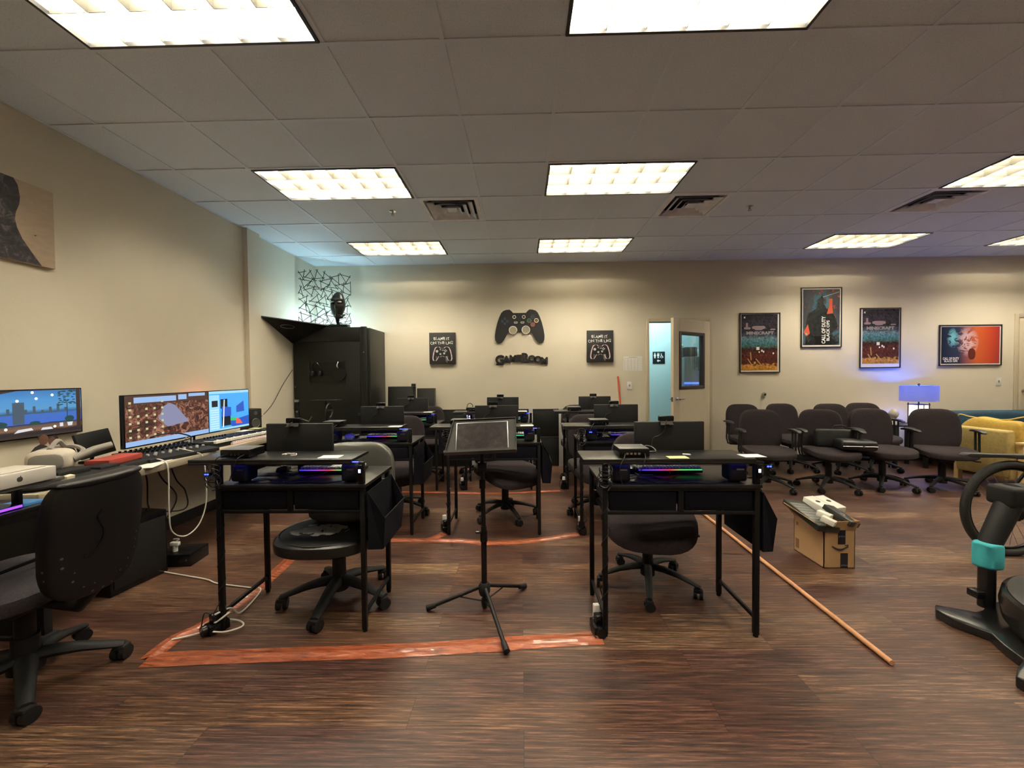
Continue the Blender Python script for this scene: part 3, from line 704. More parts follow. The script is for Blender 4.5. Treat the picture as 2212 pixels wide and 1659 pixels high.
    # side screw / glint
for x, y, z, s, lab in ((-1.632, 2.075, .845, 1, 'glowing blue light switch on the left post of the front left desk'), (1.262, 2.10, .868, 1, 'glowing blue light under the right shelf end of the front right desk'), (.575, 3.385, .865, 1, 'blue glowing cable light on the left of the middle row right desk'), (-1.62, 3.39, .888, 1, 'row of blue lights under the shelf of the middle row left desk')):
    e = empty('led_controller', (x, y, z), lab, 'light', 'blue led controllers on the desks')
    b = B(); b.box(-.02, .02, -.006, .006, -.006, .012, .003); b.done('case', M_blackg, e)
    b = B()
    for k in range(2): b.sq((-.008 + .013 * k, -.0075, .003), .0055, .003, .0045, .8, .8, 10, 6)
    b.done('light', M_blueled, e)
# yellow note, white scrap, tangled white earphones
b = B(); b.box(-.05, .05, -.03, .03, 0, .001); o = b.done('sticky_note', M_yel, None, 'yellow sticky note on the shelf of the front right desk', 'sticky note', smooth=False); o.location = (.80, 2.10, .9188)
b = B(); b.box(-.02, .02, -.007, .007, 0, .006, .002); o = b.done('usb_dongle', M_white, None, 'small white usb stick on the shelf of the front right desk', 'usb stick'); o.location = (.87, 2.16, .9186); o.rotation_euler = (0, 0, -.5)
b = B(); b.curve([(-.04, 0, .004), (-.02, .02, .006), (0, -.01, .012), (.02, .02, .004), (.0, .035, .003), (-.02, -.005, .004)], .003); b.curve([(.0, 0, .004), (.03, .01, .008), (.045, -.01, .004), (.02, -.02, .003)], .0025); o = b.done('earphones', M_wcable, None, 'tangled white earphones on the shelf of the front left desk', 'earphones'); o.location = (-1.28, 2.21, .9186)
b = B(); b.sq((0, 0, .03), .045, .035, .03, .9, .9, 20, 10, lambda p: p + Vector((0, 0, .012 * noise.noise(p * 50)))); o = b.done('crumpled_tissue', M_white, None, 'crumpled white tissue on the middle row left desk', 'tissue'); o.location = (-1.50, 3.52, .79)
b = B()
for t in range(1): b.curve([(-.03, 0, .02), (-.01, .02, .035), (.02, 0, .03), (.03, -.02, .012), (-.01, -.02, .012), (-.02, .01, .02)], .005)
o = b.done('power_adapter_cord', M_cable, None, 'coil of thick black cord beside the computer on the front right desk', 'cable'); o.location = (.69, 2.22, .9186)

# ------------------------------------------------------------------ power strips at the desk feet
def power_strip(label, loc, rz=0, white=True):
    e = empty('power_strip', loc, label, 'power strip', 'power strips at the desk feet', rz)
    b = B(); b.box(-.035, .035, -.05, .05, 0, .05, .008); b.done('body', M_blackg, e)
    b = B(); b.box(-.022, .022, -.03, .018, .05, .095, .006); b.cyl((0, -.052, .03), .026, -.02, 18, 'y'); b.done('plug', M_blackg, e)
    if white:
        b = B(); b.box(-.02, .012, .012, .04, .05, .13, .004); b.done('white_plug', M_white, e)
    b = B(); b.curve([(.02, -.02, .09), (.04, -.03, .12), (.03, .0, .16), (.01, .02, .24)], .003); b.curve([(-.01, -.02, .09), (-.04, -.04, .10), (-.05, -.05, .04), (-.03, -.07, .01)], .003); b.done('cable', M_cable, e)
    return e
ps0 = power_strip('black power strip with white plug at the foot of the front right desk', (.395, 2.12, .0), .1)
copy_tree(ps0, label='black power strip wrapped in white cord at the foot of the front left desk', loc=(-1.635, 2.115, .0), rz=-.5)
copy_tree(ps0, label='black power strip at the foot of the middle row centre desk', loc=(-.665, 3.50, .0), rz=.4)
copy_tree(ps0, label='black power strip at the foot of the middle row right desk', loc=(.505, 3.46, .0), rz=.1)
copy_tree(ps0, label='black power strip at the foot of the back row centre desk', loc=(-.70, 4.80, .0), rz=.3)
copy_tree(ps0, label='black power strip at the foot of the back row right desk', loc=(.50, 4.82, .0), rz=-.2)
for i in (0, 1, 3, 4):
    x, y = DESKS[i][0] + .012, DESKS[i][1] + .02; b = B()
    pts = []
    for k in range(26):
        a = k * 1.1; pts.append((x + .017 * math.cos(a), y + .017 * math.sin(a), .12 + k * .025))
    b.curve(pts, .0022, 5, 3); b.done('coiled_wire', M_cable, None, f'black cord wound up the front left leg of the {NM[i]}', 'cable', 'cords wound around desk legs')

# ------------------------------------------------------------------ orange tape on the floor over the cables
M_tape, nt, bs = node_mat('crinkled orange tape')
v = mapping(nt, (1, 1, 1)); sy = mapping(nt, (3.5, 22, 1)); n = tex_noise(nt, 2.5, 6, sy, .6, .8); n2 = tex_noise(nt, 9, 3, v)
r = ramp(nt, [(.34, (.10, .02, .008)), (.46, (.27, .065, .025)), (.58, (.36, .10, .042)), (.72, (.55, .22, .12))]); nt.links.new(n.outputs['Fac'], r.inputs[0]); nt.links.new(r.outputs[0], bs.inputs['Base Color'])
bs.inputs['Roughness'].default_value = .3; bs.inputs['Coat Weight'].default_value = .3
bp = nt.nodes.new('ShaderNodeBump'); bp.inputs['Strength'].default_value = .6; bp.inputs['Distance'].default_value = .008; nt.links.new(n.outputs['Fac'], bp.inputs['Height']); nt.links.new(bp.outputs[0], bs.inputs['Normal'])
def tape(label, cl, w=.10, name='floor_tape', group='orange tape strips on the floor'):
    b = B(); P_ = [Vector((x, y, 0)) for x, y in cl]; out = []
    for i in range(len(P_) - 1):
        p0 = P_[max(i-1, 0)]; p1 = P_[i]; p2 = P_[i+1]; p3 = P_[min(i+2, len(P_)-1)]; m = max(4, int((p2 - p1).length / .03))
        for k in range(m):
            t = k / m; out.append(0.5 * ((2*p1) + (-p0+p2)*t + (2*p0-5*p1+4*p2-p3)*t*t + (-p0+3*p1-3*p2+p3)*t**3))
    out.append(P_[-1]); rows = []
    for i, p in enumerate(out):
        dv = (out[min(i+1, len(out)-1)] - out[max(i-1, 0)]).normalized(); nv = Vector((-dv.y, dv.x, 0)); row = []
        for j in range(9):
            u = (j / 8 - .5); ww = w * (1 + .08 * noise.noise(p * 4))
            z = .002 + .007 * math.exp(-(u / .16) ** 2) + .003 * noise.noise(Vector((p.x * 9, p.y * 9, j * .7))) * (1 - abs(2 * u)) + .0015 * (1 - abs(2 * u))
            row.append(b.bm.verts.new(p + nv * (u * ww) + Vector((0, 0, max(z, .0015)))))
        rows.append(row)
    for r0, r1 in zip(rows, rows[1:]):
        for j in range(8): b.bm.faces.new((r0[j], r0[j+1], r1[j+1], r1[j]))
    return b.done(name, M_tape, None, label, 'tape', group)
tape('wide strip of orange tape across the floor in front of the two front desks', [(-1.80, 1.885), (-1.20, 1.925), (-.55, 1.965), (.05, 2.03), (.40, 2.065)], .105)
tape('strip of orange tape running away from the corner beside the front left desk', [(-1.80, 1.89), (-1.80, 2.05), (-1.74, 2.16), (-1.69, 2.5), (-1.735, 3.14), (-1.74, 3.25)], .09)
tape('curved strip of orange tape under the middle row of desks', [(-1.74, 3.28), (-1.1, 3.30), (-.5, 3.28), (-.25, 3.235), (.1, 3.29), (.47, 3.42)], .085)
tape('strip of orange tape on the floor in front of the back row of desks', [(-1.75, 4.70), (-1.38, 4.68), (-.68, 4.63), (-.25, 4.61), (.44, 4.71)], .075)
tape('short piece of orange tape by the power strip of the middle row centre desk', [(-.80, 3.28), (-.70, 3.38), (-.67, 3.45)], .08)
# white cord on the floor
b = B(); b.curve([(-2.50, 2.75, .006), (-2.28, 2.69, .006), (-2.1, 2.64, .006), (-1.99, 2.59, .006), (-1.75, 2.54, .006), (-1.66, 2.52, .008), (-1.62, 2.38, .008), (-1.60, 2.24, .02), (-1.585, 2.15, .10), (-1.625, 2.09, .10), (-1.655, 2.12, .08), (-1.61, 2.16, .06), (-1.575, 2.12, .09), (-1.62, 2.085, .06), (-1.66, 2.13, .05), (-1.56, 2.17, .02), (-1.50, 2.12, .02), (-1.56, 2.07, .02), (-1.66, 2.07, .02), (-1.73, 2.05, .012), (-1.80, 2.02, .01)], .0045, 8, 8)
b.done('extension_cable', M_wcable, None, 'white extension cable on the floor knotted around the front left desk foot', 'cable')
# wooden pole on the floor
M_wood = mat('pale wood', (.55, .27, .13), .5, bump=.2, bscale=60, var=.12, vscale=30)
b = B(); b.tube([(1.688, 1.875, .014), (1.725, 4.05, .014)], .0125, 14); b.done('wooden_pole', M_wood, None, 'long thin wooden pole lying on the floor right of the desks', 'pole')
b = B(); b.tube([(1.53, 6.02, .01), (1.475, 6.235, 1.31)], .013, 12); b.done('broom_handle', mat('red orange plastic', (.50, .075, .03), .4), None, 'red orange broom handle leaning against the wall left of the door', 'broom')

# ------------------------------------------------------------------ music stand and tablet
e = empty('music_stand', (-.222, 2.33, 0), 'black tripod music stand standing between the two front desks', 'music stand')
b = B(); b.tube([(0, 0, .07), (0, 0, .48)], .0165, 16); b.tube([(0, 0, .46), (-.006, 0, .93)], .013, 16); b.done('pole', M_black, e)
b = B(); b.cyl((0, 0, .39), .021, .06, 18); b.tube([(-.015, -.01, .445), (-.045, -.02, .45)], .007, 8); b.cyl((-.005, 0, .70), .018, .05, 16); b.box(-.03, .02, -.02, .02, .80, .85, .004); b.done('clamp', M_blackg, e)
b = B(); b.lathe([(.0, .08), (.028, .08), (.034, .10), (.034, .135), (.024, .15), (0, .15)], 18); b.lathe([(0, .01), (.016, .01), (.02, .03), (.02, .055), (0, .06)], 14); b.done('hub', M_blackm, e)
for a, L in ((math.atan2(-.03, -.31), .32), (math.atan2(.21, .23), .31), (math.atan2(-.39, .14), .41)):
    ca, sa = math.cos(a), math.sin(a)
    b = B(); b.tube([(.025 * ca, .025 * sa, .125), (L * ca, L * sa, .018)], .011, 10); lg = b.done('leg', M_black, e)
    b = B(); b.tube([((L - .04) * ca, (L - .04) * sa, .03), ((L + .012) * ca, (L + .012) * sa, .017)], [.014, .017], 12); b.done('foot', M_blackm, lg)
    b = B(); b.tube([(.018 * ca, .018 * sa, .045), (.16 * ca, .16 * sa, .078)], .0045, 6); b.done('brace', M_black, lg)
MT = Mat((.005, -.03, .985), rx=-.62, rz=.0) @ Mat(ry=-.045)
b = B(); 
pb = [(-.215, -.085), (.185, -.085), (.19, .13), (-.17, .13)]
b.prism(pb, -.0015, .0015, 'xz', M=MT, bev=.0); b.box(-.215, .185, -.035, .002, -.088, -.084, M=MT); b.box(-.215, .185, -.037, -.034, -.088, -.074, M=MT)
b.prism([(-.217, -.085), (-.213, -.085), (-.168, .13), (-.172, .13)], -.012, .0, 'xz', M=MT); b.prism([(.183, -.085), (.187, -.085), (.192, .13), (.188, .13)], -.012, .0, 'xz', M=MT); b.box(-.172, .19, -.010, .0, .128, .132, M=MT)
b.done('tray', mat('dark brown black enamel', (.022, .020, .018), .45), e)
te = empty('tablet', (-.222, 2.33, 0), 'dark smudged tablet with pale rim lying on the music stand', 'tablet')
b = B(); b.box(-.155, .145, -.011, -.0035, -.078, .108, .004, 3, M=MT); b.done('rim', M_alu, te)
M_smudge, nt, bs = node_mat('smudged dark screen'); v = mapping(nt, (1, 1, 1)); n = tex_noise(nt, 22, 7, v, .7, .5); r = ramp(nt, [(.42, (.012, .010, .010)), (.62, (.035, .026, .026)), (.75, (.09, .07, .07))]); nt.links.new(n.outputs['Fac'], r.inputs[0]); nt.links.new(r.outputs[0], bs.inputs['Base Color']); bs.inputs['Roughness'].default_value = .3
b = B(); b.box(-.149, .139, -.0122, -.0108, -.072, .102, 0, M=MT); b.done('screen', M_smudge, te, smooth=False)

# ------------------------------------------------------------------ wall decorations, back wall
def gamepad_outline(s=1.0):
    L = [(1078, 157), (1018, 157), (1003, 140), (985, 125), (955, 126), (925, 136), (905, 155), (888, 190), (868, 245), (850, 320), (842, 375), (845, 412), (858, 436), (885, 444), (908, 436), (930, 410), (958, 360), (975, 338), (1000, 358), (1040, 345), (1050, 333)]
    pts = [((x - 1078) / 1078, (285 - y)) for x, y in L]
    out = [(x * 1078 * .00161, y * .00161) for x, y in pts]
    out += [(-x, y) for x, y in reversed(out) if abs(x) > 1e-6]
    return [(x * s, y * s) for x, y in out]
e = empty('gamepad_sign', (-.012, YB, 2.085), 'large black cutout of a game controller on the back wall', 'wall art')
M_rim = mat('pale rim paint', (.72, .70, .62), .5); M_sign = mat('matte black sign', (.010, .010, .010), .55)
b = B(); b.prism([(x * 1.018, z * 1.018) for x, z in gamepad_outline()], -.006, -.001); b.done('backing', M_rim, e, smooth=False)
b = B(); b.prism(gamepad_outline(), -.022, -.007); b.done('body', M_sign, e, smooth=False)
def px(x, y): return ((x - 1078) * .00161, (285 - y) * .00161)
M_blu = mat('dusty blue paint', (.03, .045, .10), .5); M_grn = mat('dull green paint', (.10, .18, .09), .5); M_red = mat('dull red paint', (.35, .07, .06), .5); M_cream = mat('cream paint', (.75, .68, .45), .5)
for (x, y, R_, m_, inner, nm) in ((1015, 320, 37, M_rim, mat('shaded hole tan', (.30, .26, .19), .8), 'thumbstick_ring'), (1137, 318, 37, M_rim, mat('shaded hole tan', (.30, .26, .19), .8), 'thumbstick_ring'), (1028, 195, 14, M_cream, M_sign, 'small_ring'), (1118, 195, 14, M_cream, M_sign, 'small_ring'), (1203, 195, 19, M_blu, mat('slate', (.03, .035, .05), .5), 'button_ring'), (1169, 232, 19, M_grn, mat('moss', (.04, .07, .035), .5), 'button_ring'), (1237, 230, 19, M_cream, mat('bronze paint', (.15, .08, .04), .5), 'button_ring'), (1203, 268, 19, M_red, mat('brick paint', (.16, .09, .06), .5), 'button_ring')):  # thumbstick discs: wall colour darkened to paint the shade in the cutouts
    X, Z = px(x, y); b = B(); b.torus((X, -.0235, Z), R_ * .00161, .005 if R_ > 30 else .0045, 'y', 28, 8); rg = b.done(nm, m_, e)
    b = B(); b.cyl((X, -.0228, Z), R_ * .00161, .0012, 28, 'y'); b.done('button_face', inner, rg, smooth=False)
for x in (1042, 1105):
    X, Z = px(x, 247); b = B(); b.tube([(X - .02, -.024, Z - .01), (X + .02, -.024, Z - .01), (X + .026, -.024, Z), (X + .02, -.024, Z + .01), (X - .02, -.024, Z + .01), (X - .026, -.024, Z), (X - .02, -.024, Z - .01)], .004, 6); b.done('pill_button', M_rim, e)
X, Z = px(938, 233); b = B()
for dx, dz in ((0, .038), (0, -.038), (.038, 0), (-.038, 0)): b.box(X + dx - .016, X + dx + .016, -.0235, -.022, Z + dz - .018, Z + dz + .018, .0)
b.done('direction_pad', M_blu, e, smooth=False)
# GAMEROOM lettering
M_let = mat('black wooden letters', (.012, .012, .012), .5)
e = empty('lettering_sign', (-.003, YB, 1.55), 'black arched letters reading GAMEROOM below the controller cutout', 'sign')
cur = -.375
for ch, s_, wd in (('G', .19, .118), ('A', .135, .092), ('M', .135, .112), ('E', .135, .078), ('R', .19, .118), ('O', .135, .094), ('O', .135, .094), ('M', .135, .112)):
    xc = cur + wd / 2; cur += wd * .97; zz = .052 - .30 * xc * xc; rot = -.45 * xc
    bmx = text_geo(ch, s_, .0085, .010); b = B(); b.merge(bmx, Mat((xc, -.012, zz - (.0 if s_ > .15 else .006)), rx=FACE, ry=0) ); 
    o = b.done('letter', M_let, e, smooth=False)
    b = B(); b.box(xc - wd * .5, xc + wd * .45, -.004, -.002, zz - s_ * .37, zz - s_ * .37 + .022); 
    b.done('letter_base', M_let, o, smooth=False)
# two small canvases
def small_canvas(label, loc):
    e = empty('game_canvas', loc, label, 'canvas print', 'black canvases with controller drawings')
    b = B(); b.box(-.2, .2, -.035, -.002, -.24, .24, .003); b.done('canvas', mat('charcoal canvas', (.018, .018, .018), .7, bump=.2, bscale=500), e)
    b = B()
    for tx, z in (('BLAME IT', .145), ('ON THE LAG', .080)):
        t = text_geo(tx, .060, .0002, .0004)
        rr_ = random.Random(3)
        for v_ in t.verts: v_.co.y += .006 * math.sin(v_.co.x * 55); v_.co.x += .004 * math.sin(v_.co.y * 90 + v_.co.x * 30)
        b.merge(t, Mat((-.01, -.0358, z), rx=FACE))
    b.done('brush_lettering', mat('white brush paint', (.75, .75, .70), .6), e, smooth=False)
    b = B()
    for dx, m_ in ((-.012, 0), (.012, 0)): b.prism([(x * .37 + dx, z * .42 - .085) for x, z in gamepad_outline()], -.0362, -.0356)
    b.done('spray_outline', mat('pink white spray', (.62, .45, .50), .7, var=.5, vscale=20), e, smooth=False)
    b = B(); b.prism([(x * .36, z * .41 - .085) for x, z in gamepad_outline()], -.0370, -.0363); b.done('controller_drawing', mat('ink black', (.004, .004, .004), .5), e, smooth=False)
    b = B()
    for x, z, R_ in ((-.082, -.045, .020), (-.03, -.088, .015), (.028, -.078, .016), (-.03, -.020, .009), (.0, -.030, .007), (.02, -.028, .007), (.05, -.025, .008), (.065, -.038, .008), (.035, -.040, .008), (.05, -.052, .008)): b.cyl((x, -.0376, z), R_, .0006, 14, 'y')
    for x, l_ in ((.055, .07), (.068, .09), (.080, .06), (-.095, .06)): b.box(x, x + .004, -.0376, -.037, -.13 - l_, -.12)
    b.done('button_marks', mat('grey white paint', (.5, .5, .5), .6), e, smooth=False)
    return e
c0 = small_canvas('black canvas reading BLAME IT ON THE LAG left of the controller cutout', (-1.197, YB, 1.765))
copy_tree(c0, label='black canvas reading BLAME IT ON THE LAG right of the controller cutout', loc=(1.208, YB, 1.77))
# framed posters
M_pframe = mat('black poster frame', (.012, .012, .013), .3); M_mat_ = mat('poster border', (.72, .70, .66), .6)
def frame(e, w, h):
    b = B()
    for x0, x1, z0, z1 in ((-w/2, w/2, h/2-.013, h/2), (-w/2, w/2, -h/2, -h/2+.013), (-w/2, -w/2+.013, -h/2, h/2), (w/2-.013, w/2, -h/2, h/2)): b.box(x0, x1, -.022, -.002, z0, z1, .002)
    b.done('frame', M_pframe, e)
def glossy(bs): bs.inputs['Roughness'].default_value = .22
M_p1, nt, bs = node_mat('block world poster print'); v = mapping(nt, (1, 1, 1), 'Generated'); sx = nt.nodes.new('ShaderNodeSeparateXYZ'); nt.links.new(v, sx.inputs[0])
vs = mapping(nt, (4, 1, 9), 'Generated'); nz = tex_noise(nt, 2.2, 5, vs, .6)
zz = mth('ADD', sx.outputs[2], mth('MULTIPLY', mth('SUBTRACT', nz.outputs['Fac'], .5), .22))
r = ramp(nt, [(0, (.42, .20, .04)), (.085, (.45, .22, .05)), (.12, (.07, .022, .018)), (.28, (.09, .025, .02)), (.38, (.04, .02, .02)), (.43, (.06, .12, .10)), (.50, (.05, .16, .22)), (.56, (.12, .20, .24)), (.63, (.05, .06, .08)), (.72, (.025, .022, .03)), (.85, (.035, .03, .045)), (1, (.02, .02, .028))]); nt.links.new(zz, r.inputs[0])
vv = mapping(nt, (26, 1, 34), 'Generated'); vo = nt.nodes.new('ShaderNodeTexVoronoi'); vo.inputs['Scale'].default_value = 1.0; vo.distance = 'CHEBYCHEV'; nt.links.new(vv, vo.inputs['Vector'])
vr = ramp(nt, [(0, (.25, .22, .2)), (.5, (.9, .9, .9)), (.9, (1.7, 1.6, 1.5))]); nt.links.new(vo.outputs['Color'], vr.inputs[0])
nt.links.new(mixc(nt, .7, r.outputs[0], vr.outputs[0], 'MULTIPLY'), bs.inputs['Base Color']); glossy(bs)
M_title = mat('grey title print', (.22, .20, .22), .4); M_cloud = mat('mauve cloud print', (.22, .16, .18), .4); M_pw = mat('white poster print', (.70, .68, .64), .4); M_tool = mat('ochre print', (.38, .20, .06), .4)
def poster_a(label, loc, dx=0.0):
    e = empty('framed_poster', loc, label, 'poster', 'framed game posters on the back wall')
    frame(e, .60, .90)
    b = B(); b.box(-.287, .287, -.012, -.004, -.437, .437); b.done('border', M_mat_, e, smooth=False)
    x0, x1 = (-.278 , .262) if dx >= 0 else (-.262, .278)
    z0 = -.425 if dx >= 0 else -.395
    b = B(); b.box(x0, x1, -.0135, -.012, z0 + .01, .43); b.done('print', M_p1, e, smooth=False)
    b = B(); b.merge(text_geo('MINECRAFT', .070, .004, .0004), Mat((0, -.0142, .145), rx=FACE, s=(1.08, .85, 1))); b.done('title', M_title, e, smooth=False)
    b = B()
    for cx, cz, w_, h_ in ((-.02, .23, .20, .05), (-.19, .22, .10, .035), (.19, .20, .08, .018), (-.02, .205, .12, .03)): b.sq((cx, -.0142, cz), w_/2, .0005, h_/2, .6, .7, 16, 8)
    b.box(-.21, -.18, -.0146, -.014, .23, .30)
    b.done('cloud', M_cloud, e, smooth=False)
    b = B()
    for cx, cz, w_, h_ in ((-.03, -.085, .045, .045), (.03, -.12, .022, .03), (.055, -.135, .018, .028), (.20, -.16, .02, .025), (-.01, -.14, .018, .022)): b.box(cx - w_/2, cx + w_/2, -.0146, -.014, cz - h_/2, cz + h_/2)
    b.box(-.24, -.22, -.0146, -.014, .37, .395); b.done('block_heads', M_pw, e, smooth=False)
    b = B()
    for (xa, za, xb, zb) in ((-.18, -.24, -.09, -.38), (-.06, -.24, .03, -.35), (-.14, -.14, -.13, -.26)):
        dv = Vector((xb - xa, 0, zb - za)); nv = Vector((-dv.z, 0, dv.x)).normalized() * .007
        b.prism([(xa + nv.x, za + nv.z), (xb + nv.x, zb + nv.z), (xb - nv.x, zb - nv.z), (xa - nv.x, za - nv.z)], -.0146, -.014)
    b.cyl((-.075, -.0146, -.30), .018, .0006, 14, 'y'); b.done('tool', M_tool, e, smooth=False)
    return e
poster_a('framed block-world poster titled MINECRAFT, nearest the open door', (3.612, YB, 1.797), 1)
poster_a('framed block-world poster titled MINECRAFT, above and left of the table lamp', (5.392, YB, 1.85), -1)
M_p2, nt, bs = node_mat('dark soldier poster print'); v = mapping(nt, (1, 1, 1), 'Generated'); sx = nt.nodes.new('ShaderNodeSeparateXYZ'); nt.links.new(v, sx.inputs[0])
n = tex_noise(nt, 5.5, 6, v, .65, .6)
cxx = mth('MULTIPLY', mth('ABSOLUTE', mth('SUBTRACT', sx.outputs[0], .5)), 2.0)
shape = mth('SUBTRACT', mth('ADD', mth('MULTIPLY', n.outputs['Fac'], .9), mth('MULTIPLY', cxx, .5)), mth('MULTIPLY', mth('SUBTRACT', .85, sx.outputs[2]), .55))
r = ramp(nt, [(.15, (.008, .009, .009)), (.38, (.02, .022, .022)), (.45, (.05, .06, .06)), (.53, (.05, .13, .18)), (.62, (.06, .07, .08)), (.8, (.05, .05, .06))]); nt.links.new(shape, r.inputs[0])
rd = mth('MULTIPLY', mth('GREATER_THAN', n.outputs['Fac'], .60), mth('GREATER_THAN', sx.outputs[2], .3)); nt.links.new(mixc(nt, rd, r.outputs[0], (.45, .07, .03)), bs.inputs['Base Color']); glossy(bs)
e = empty('framed_poster', (4.522, YB, 2.167), 'framed dark action poster hung highest of the four, with sideways white title', 'poster', 'framed game posters on the back wall')
frame(e, .60, .90); b = B(); b.box(-.287, .287, -.012, -.004, -.437, .437); b.done('border', M_mat_, e, smooth=False)
b = B(); b.box(-.272, .272, -.0135, -.012, -.415, .42); b.done('print', M_p2, e, smooth=False)
b = B(); b.sq((-.01, -.0142, .22), .05, .0006, .075, 1, 1, 18, 10); b.prism([(-.24, -.14), (-.2, .05), (-.10, .12), (-.04, .16), (.04, .16), (.12, .10), (.20, .02), (.25, -.14), (.12, -.28), (-.12, -.28)], -.0145, -.014); b.done('figure_silhouette', mat('soldier dark print', (.014, .017, .016), .4, var=.8, vscale=25), e, smooth=False)
b = B(); b.merge(text_geo('CALL OF DUTY', .082, .003, .0004), Mat((.035, -.0155, -.19), rx=FACE) @ Matrix.Rotation(PI / 2, 4, 'Z') @ Matrix.Diagonal((.72, .9, 1, 1))); b.merge(text_geo('BLACK OPS', .06, .002, .0004), Mat((.10, -.0155, -.20), rx=FACE) @ Matrix.Rotation(PI / 2, 4, 'Z')); b.done('title', M_pw, e, smooth=False)
b = B(); b.prism([(-.265, -.22), (-.20, -.10), (-.17, -.24), (-.22, -.28)], -.0152, -.0146); b.done('red_shape', mat('orange red print', (.50, .09, .04), .4), e, smooth=False)
b = B(); b.prism([(.08, .05), (.11, .16), (.11, .28), (.16, .28), (.16, .16), (.17, .06)], -.0152, -.0146); b.done('red_shape', MATS['orange red print'], e, smooth=False)
b = B(); b.cyl((-.225, -.0158, -.245), .016, .0004, 14, 'y'); b.prism([(.02, .30), (.26, .375), (.26, .385), (.02, .31)], -.0152, -.0146); b.done('light_streak', mat('pale streak print', (.35, .35, .36), .4), e, smooth=False)
M_p4, nt, bs = node_mat('blue to red poster print'); v = mapping(nt, (1, 1, 1), 'Generated'); sx = nt.nodes.new('ShaderNodeSeparateXYZ'); nt.links.new(v, sx.inputs[0])
r = ramp(nt, [(0, (.008, .014, .035)), (.30, (.02, .03, .07)), (.42, (.20, .07, .08)), (.60, (.48, .10, .03)), (.85, (.42, .05, .02)), (1, (.30, .03, .03))]); nt.links.new(sx.outputs[0], r.inputs[0])
n = tex_noise(nt, 7, 7, v, .7, .9)
fm = mth('SUBTRACT', 1.0, mth('ADD', mth('POWER', mth('DIVIDE', mth('SUBTRACT', sx.outputs[0], .45), .20), 2.0), mth('POWER', mth('DIVIDE', mth('SUBTRACT', sx.outputs[2], .60), .42), 2.0)))
fm = mth('MULTIPLY', mth('MAXIMUM', fm, 0.0), mth('GREATER_THAN', n.outputs['Fac'], .47)); c_ = mixc(nt, fm, r.outputs[0], (.62, .42, .45))
fm2 = mth('SUBTRACT', 1.0, mth('ADD', mth('POWER', mth('DIVIDE', mth('SUBTRACT', sx.outputs[0], .20), .11), 2.0), mth('POWER', mth('DIVIDE', mth('SUBTRACT', sx.outputs[2], .70), .28), 2.0)))
fm2 = mth('MULTIPLY', mth('MAXIMUM', fm2, 0.0), mth('GREATER_THAN', n.outputs['Fac'], .46)); nt.links.new(mixc(nt, fm2, c_, (.15, .42, .52)), bs.inputs['Base Color']); glossy(bs)
e = empty('framed_poster', (6.715, YB, 1.727), 'wide framed poster fading from blue to red with pale faces', 'poster', 'framed game posters on the back wall')
frame(e, .91, .61); b = B(); b.box(-.44, .44, -.012, -.004, -.29, .29); b.done('border', M_mat_, e, smooth=False)
b = B(); b.box(-.425, .425, -.0135, -.012, -.275, .275); b.done('print', M_p4, e, smooth=False)
b = B(); b.merge(text_geo('CALL OF DUTY', .052, .0015, .0004), Mat((-.285, -.0155, -.20), rx=FACE) @ Matrix.Diagonal((.66, 1, 1, 1))); b.merge(text_geo('BLACK OPS', .036, .001, .0004), Mat((-.285, -.0155, -.238), rx=FACE) @ Matrix.Diagonal((1.05, 1, 1, 1))); b.done('title', M_pw, e, smooth=False)
b = B(); b.sq((.02, -.0148, -.13), .055, .0006, .085, .9, .9, 18, 10); b.box(-.065, -.03, -.0152, -.0146, .02, .03); b.box(.05, .085, -.0152, -.0146, .02, .03); b.done('open_mouth', mat('dark red print', (.10, .015, .01), .4), e, smooth=False)
# notice, switches, knob on wall
b = B(); b.box(-.14, .14, -.002, -.0005, -.11, .11); e = b.done('paper_notice', M_paper, None, 'white paper schedule taped on the wall left of the door', 'notice', smooth=False); e.location = (1.709, YB, 1.502)
b = B()
for k in range(7): b.box(-.125, .125, -.0026, -.002, .085 - .03 * k, .087 - .03 * k)
for k in range(6): b.box(-.125 + .05 * k, -.1235 + .05 * k, -.0026, -.002, -.095, .087)
b.box(-.06, .06, -.0026, -.002, .094, .099); b.done('table_lines', mat('grey ink', (.2, .2, .22), .7), e, smooth=False)
def switch(label, x, z):
    e = empty('light_switch', (x, YB, z), label, 'switch', 'white wall switches')
    b = B(); b.box(-.037, .037, -.007, 0, -.060, .060, .003); b.done('plate', M_white, e)
    b = B(); b.box(-.010, .010, -.012, -.006, -.012, .022, .002); b.done('toggle', mat('grey toggle', (.25, .24, .22), .4), e)
switch('white light switch on the wall left of the door', 1.655, 1.167); switch('white light switch on the wall right of the wide poster', 7.145, 1.177)
e = empty('door_stop', (3.682, YB, 1.016), 'round chrome wall knob above the rear chairs', 'wall bumper'); b = B(); b.lathe([(.0, .0), (.034, .0), (.034, .012), (.022, .03), (.0, .034)], 24, M=Mat(rx=PI / 2)); b.done('bumper', M_chrome, e); b = B(); b.cyl((0, -.036, 0), .012, .006, 16, 'y'); b.done('cap', M_blackm, e)
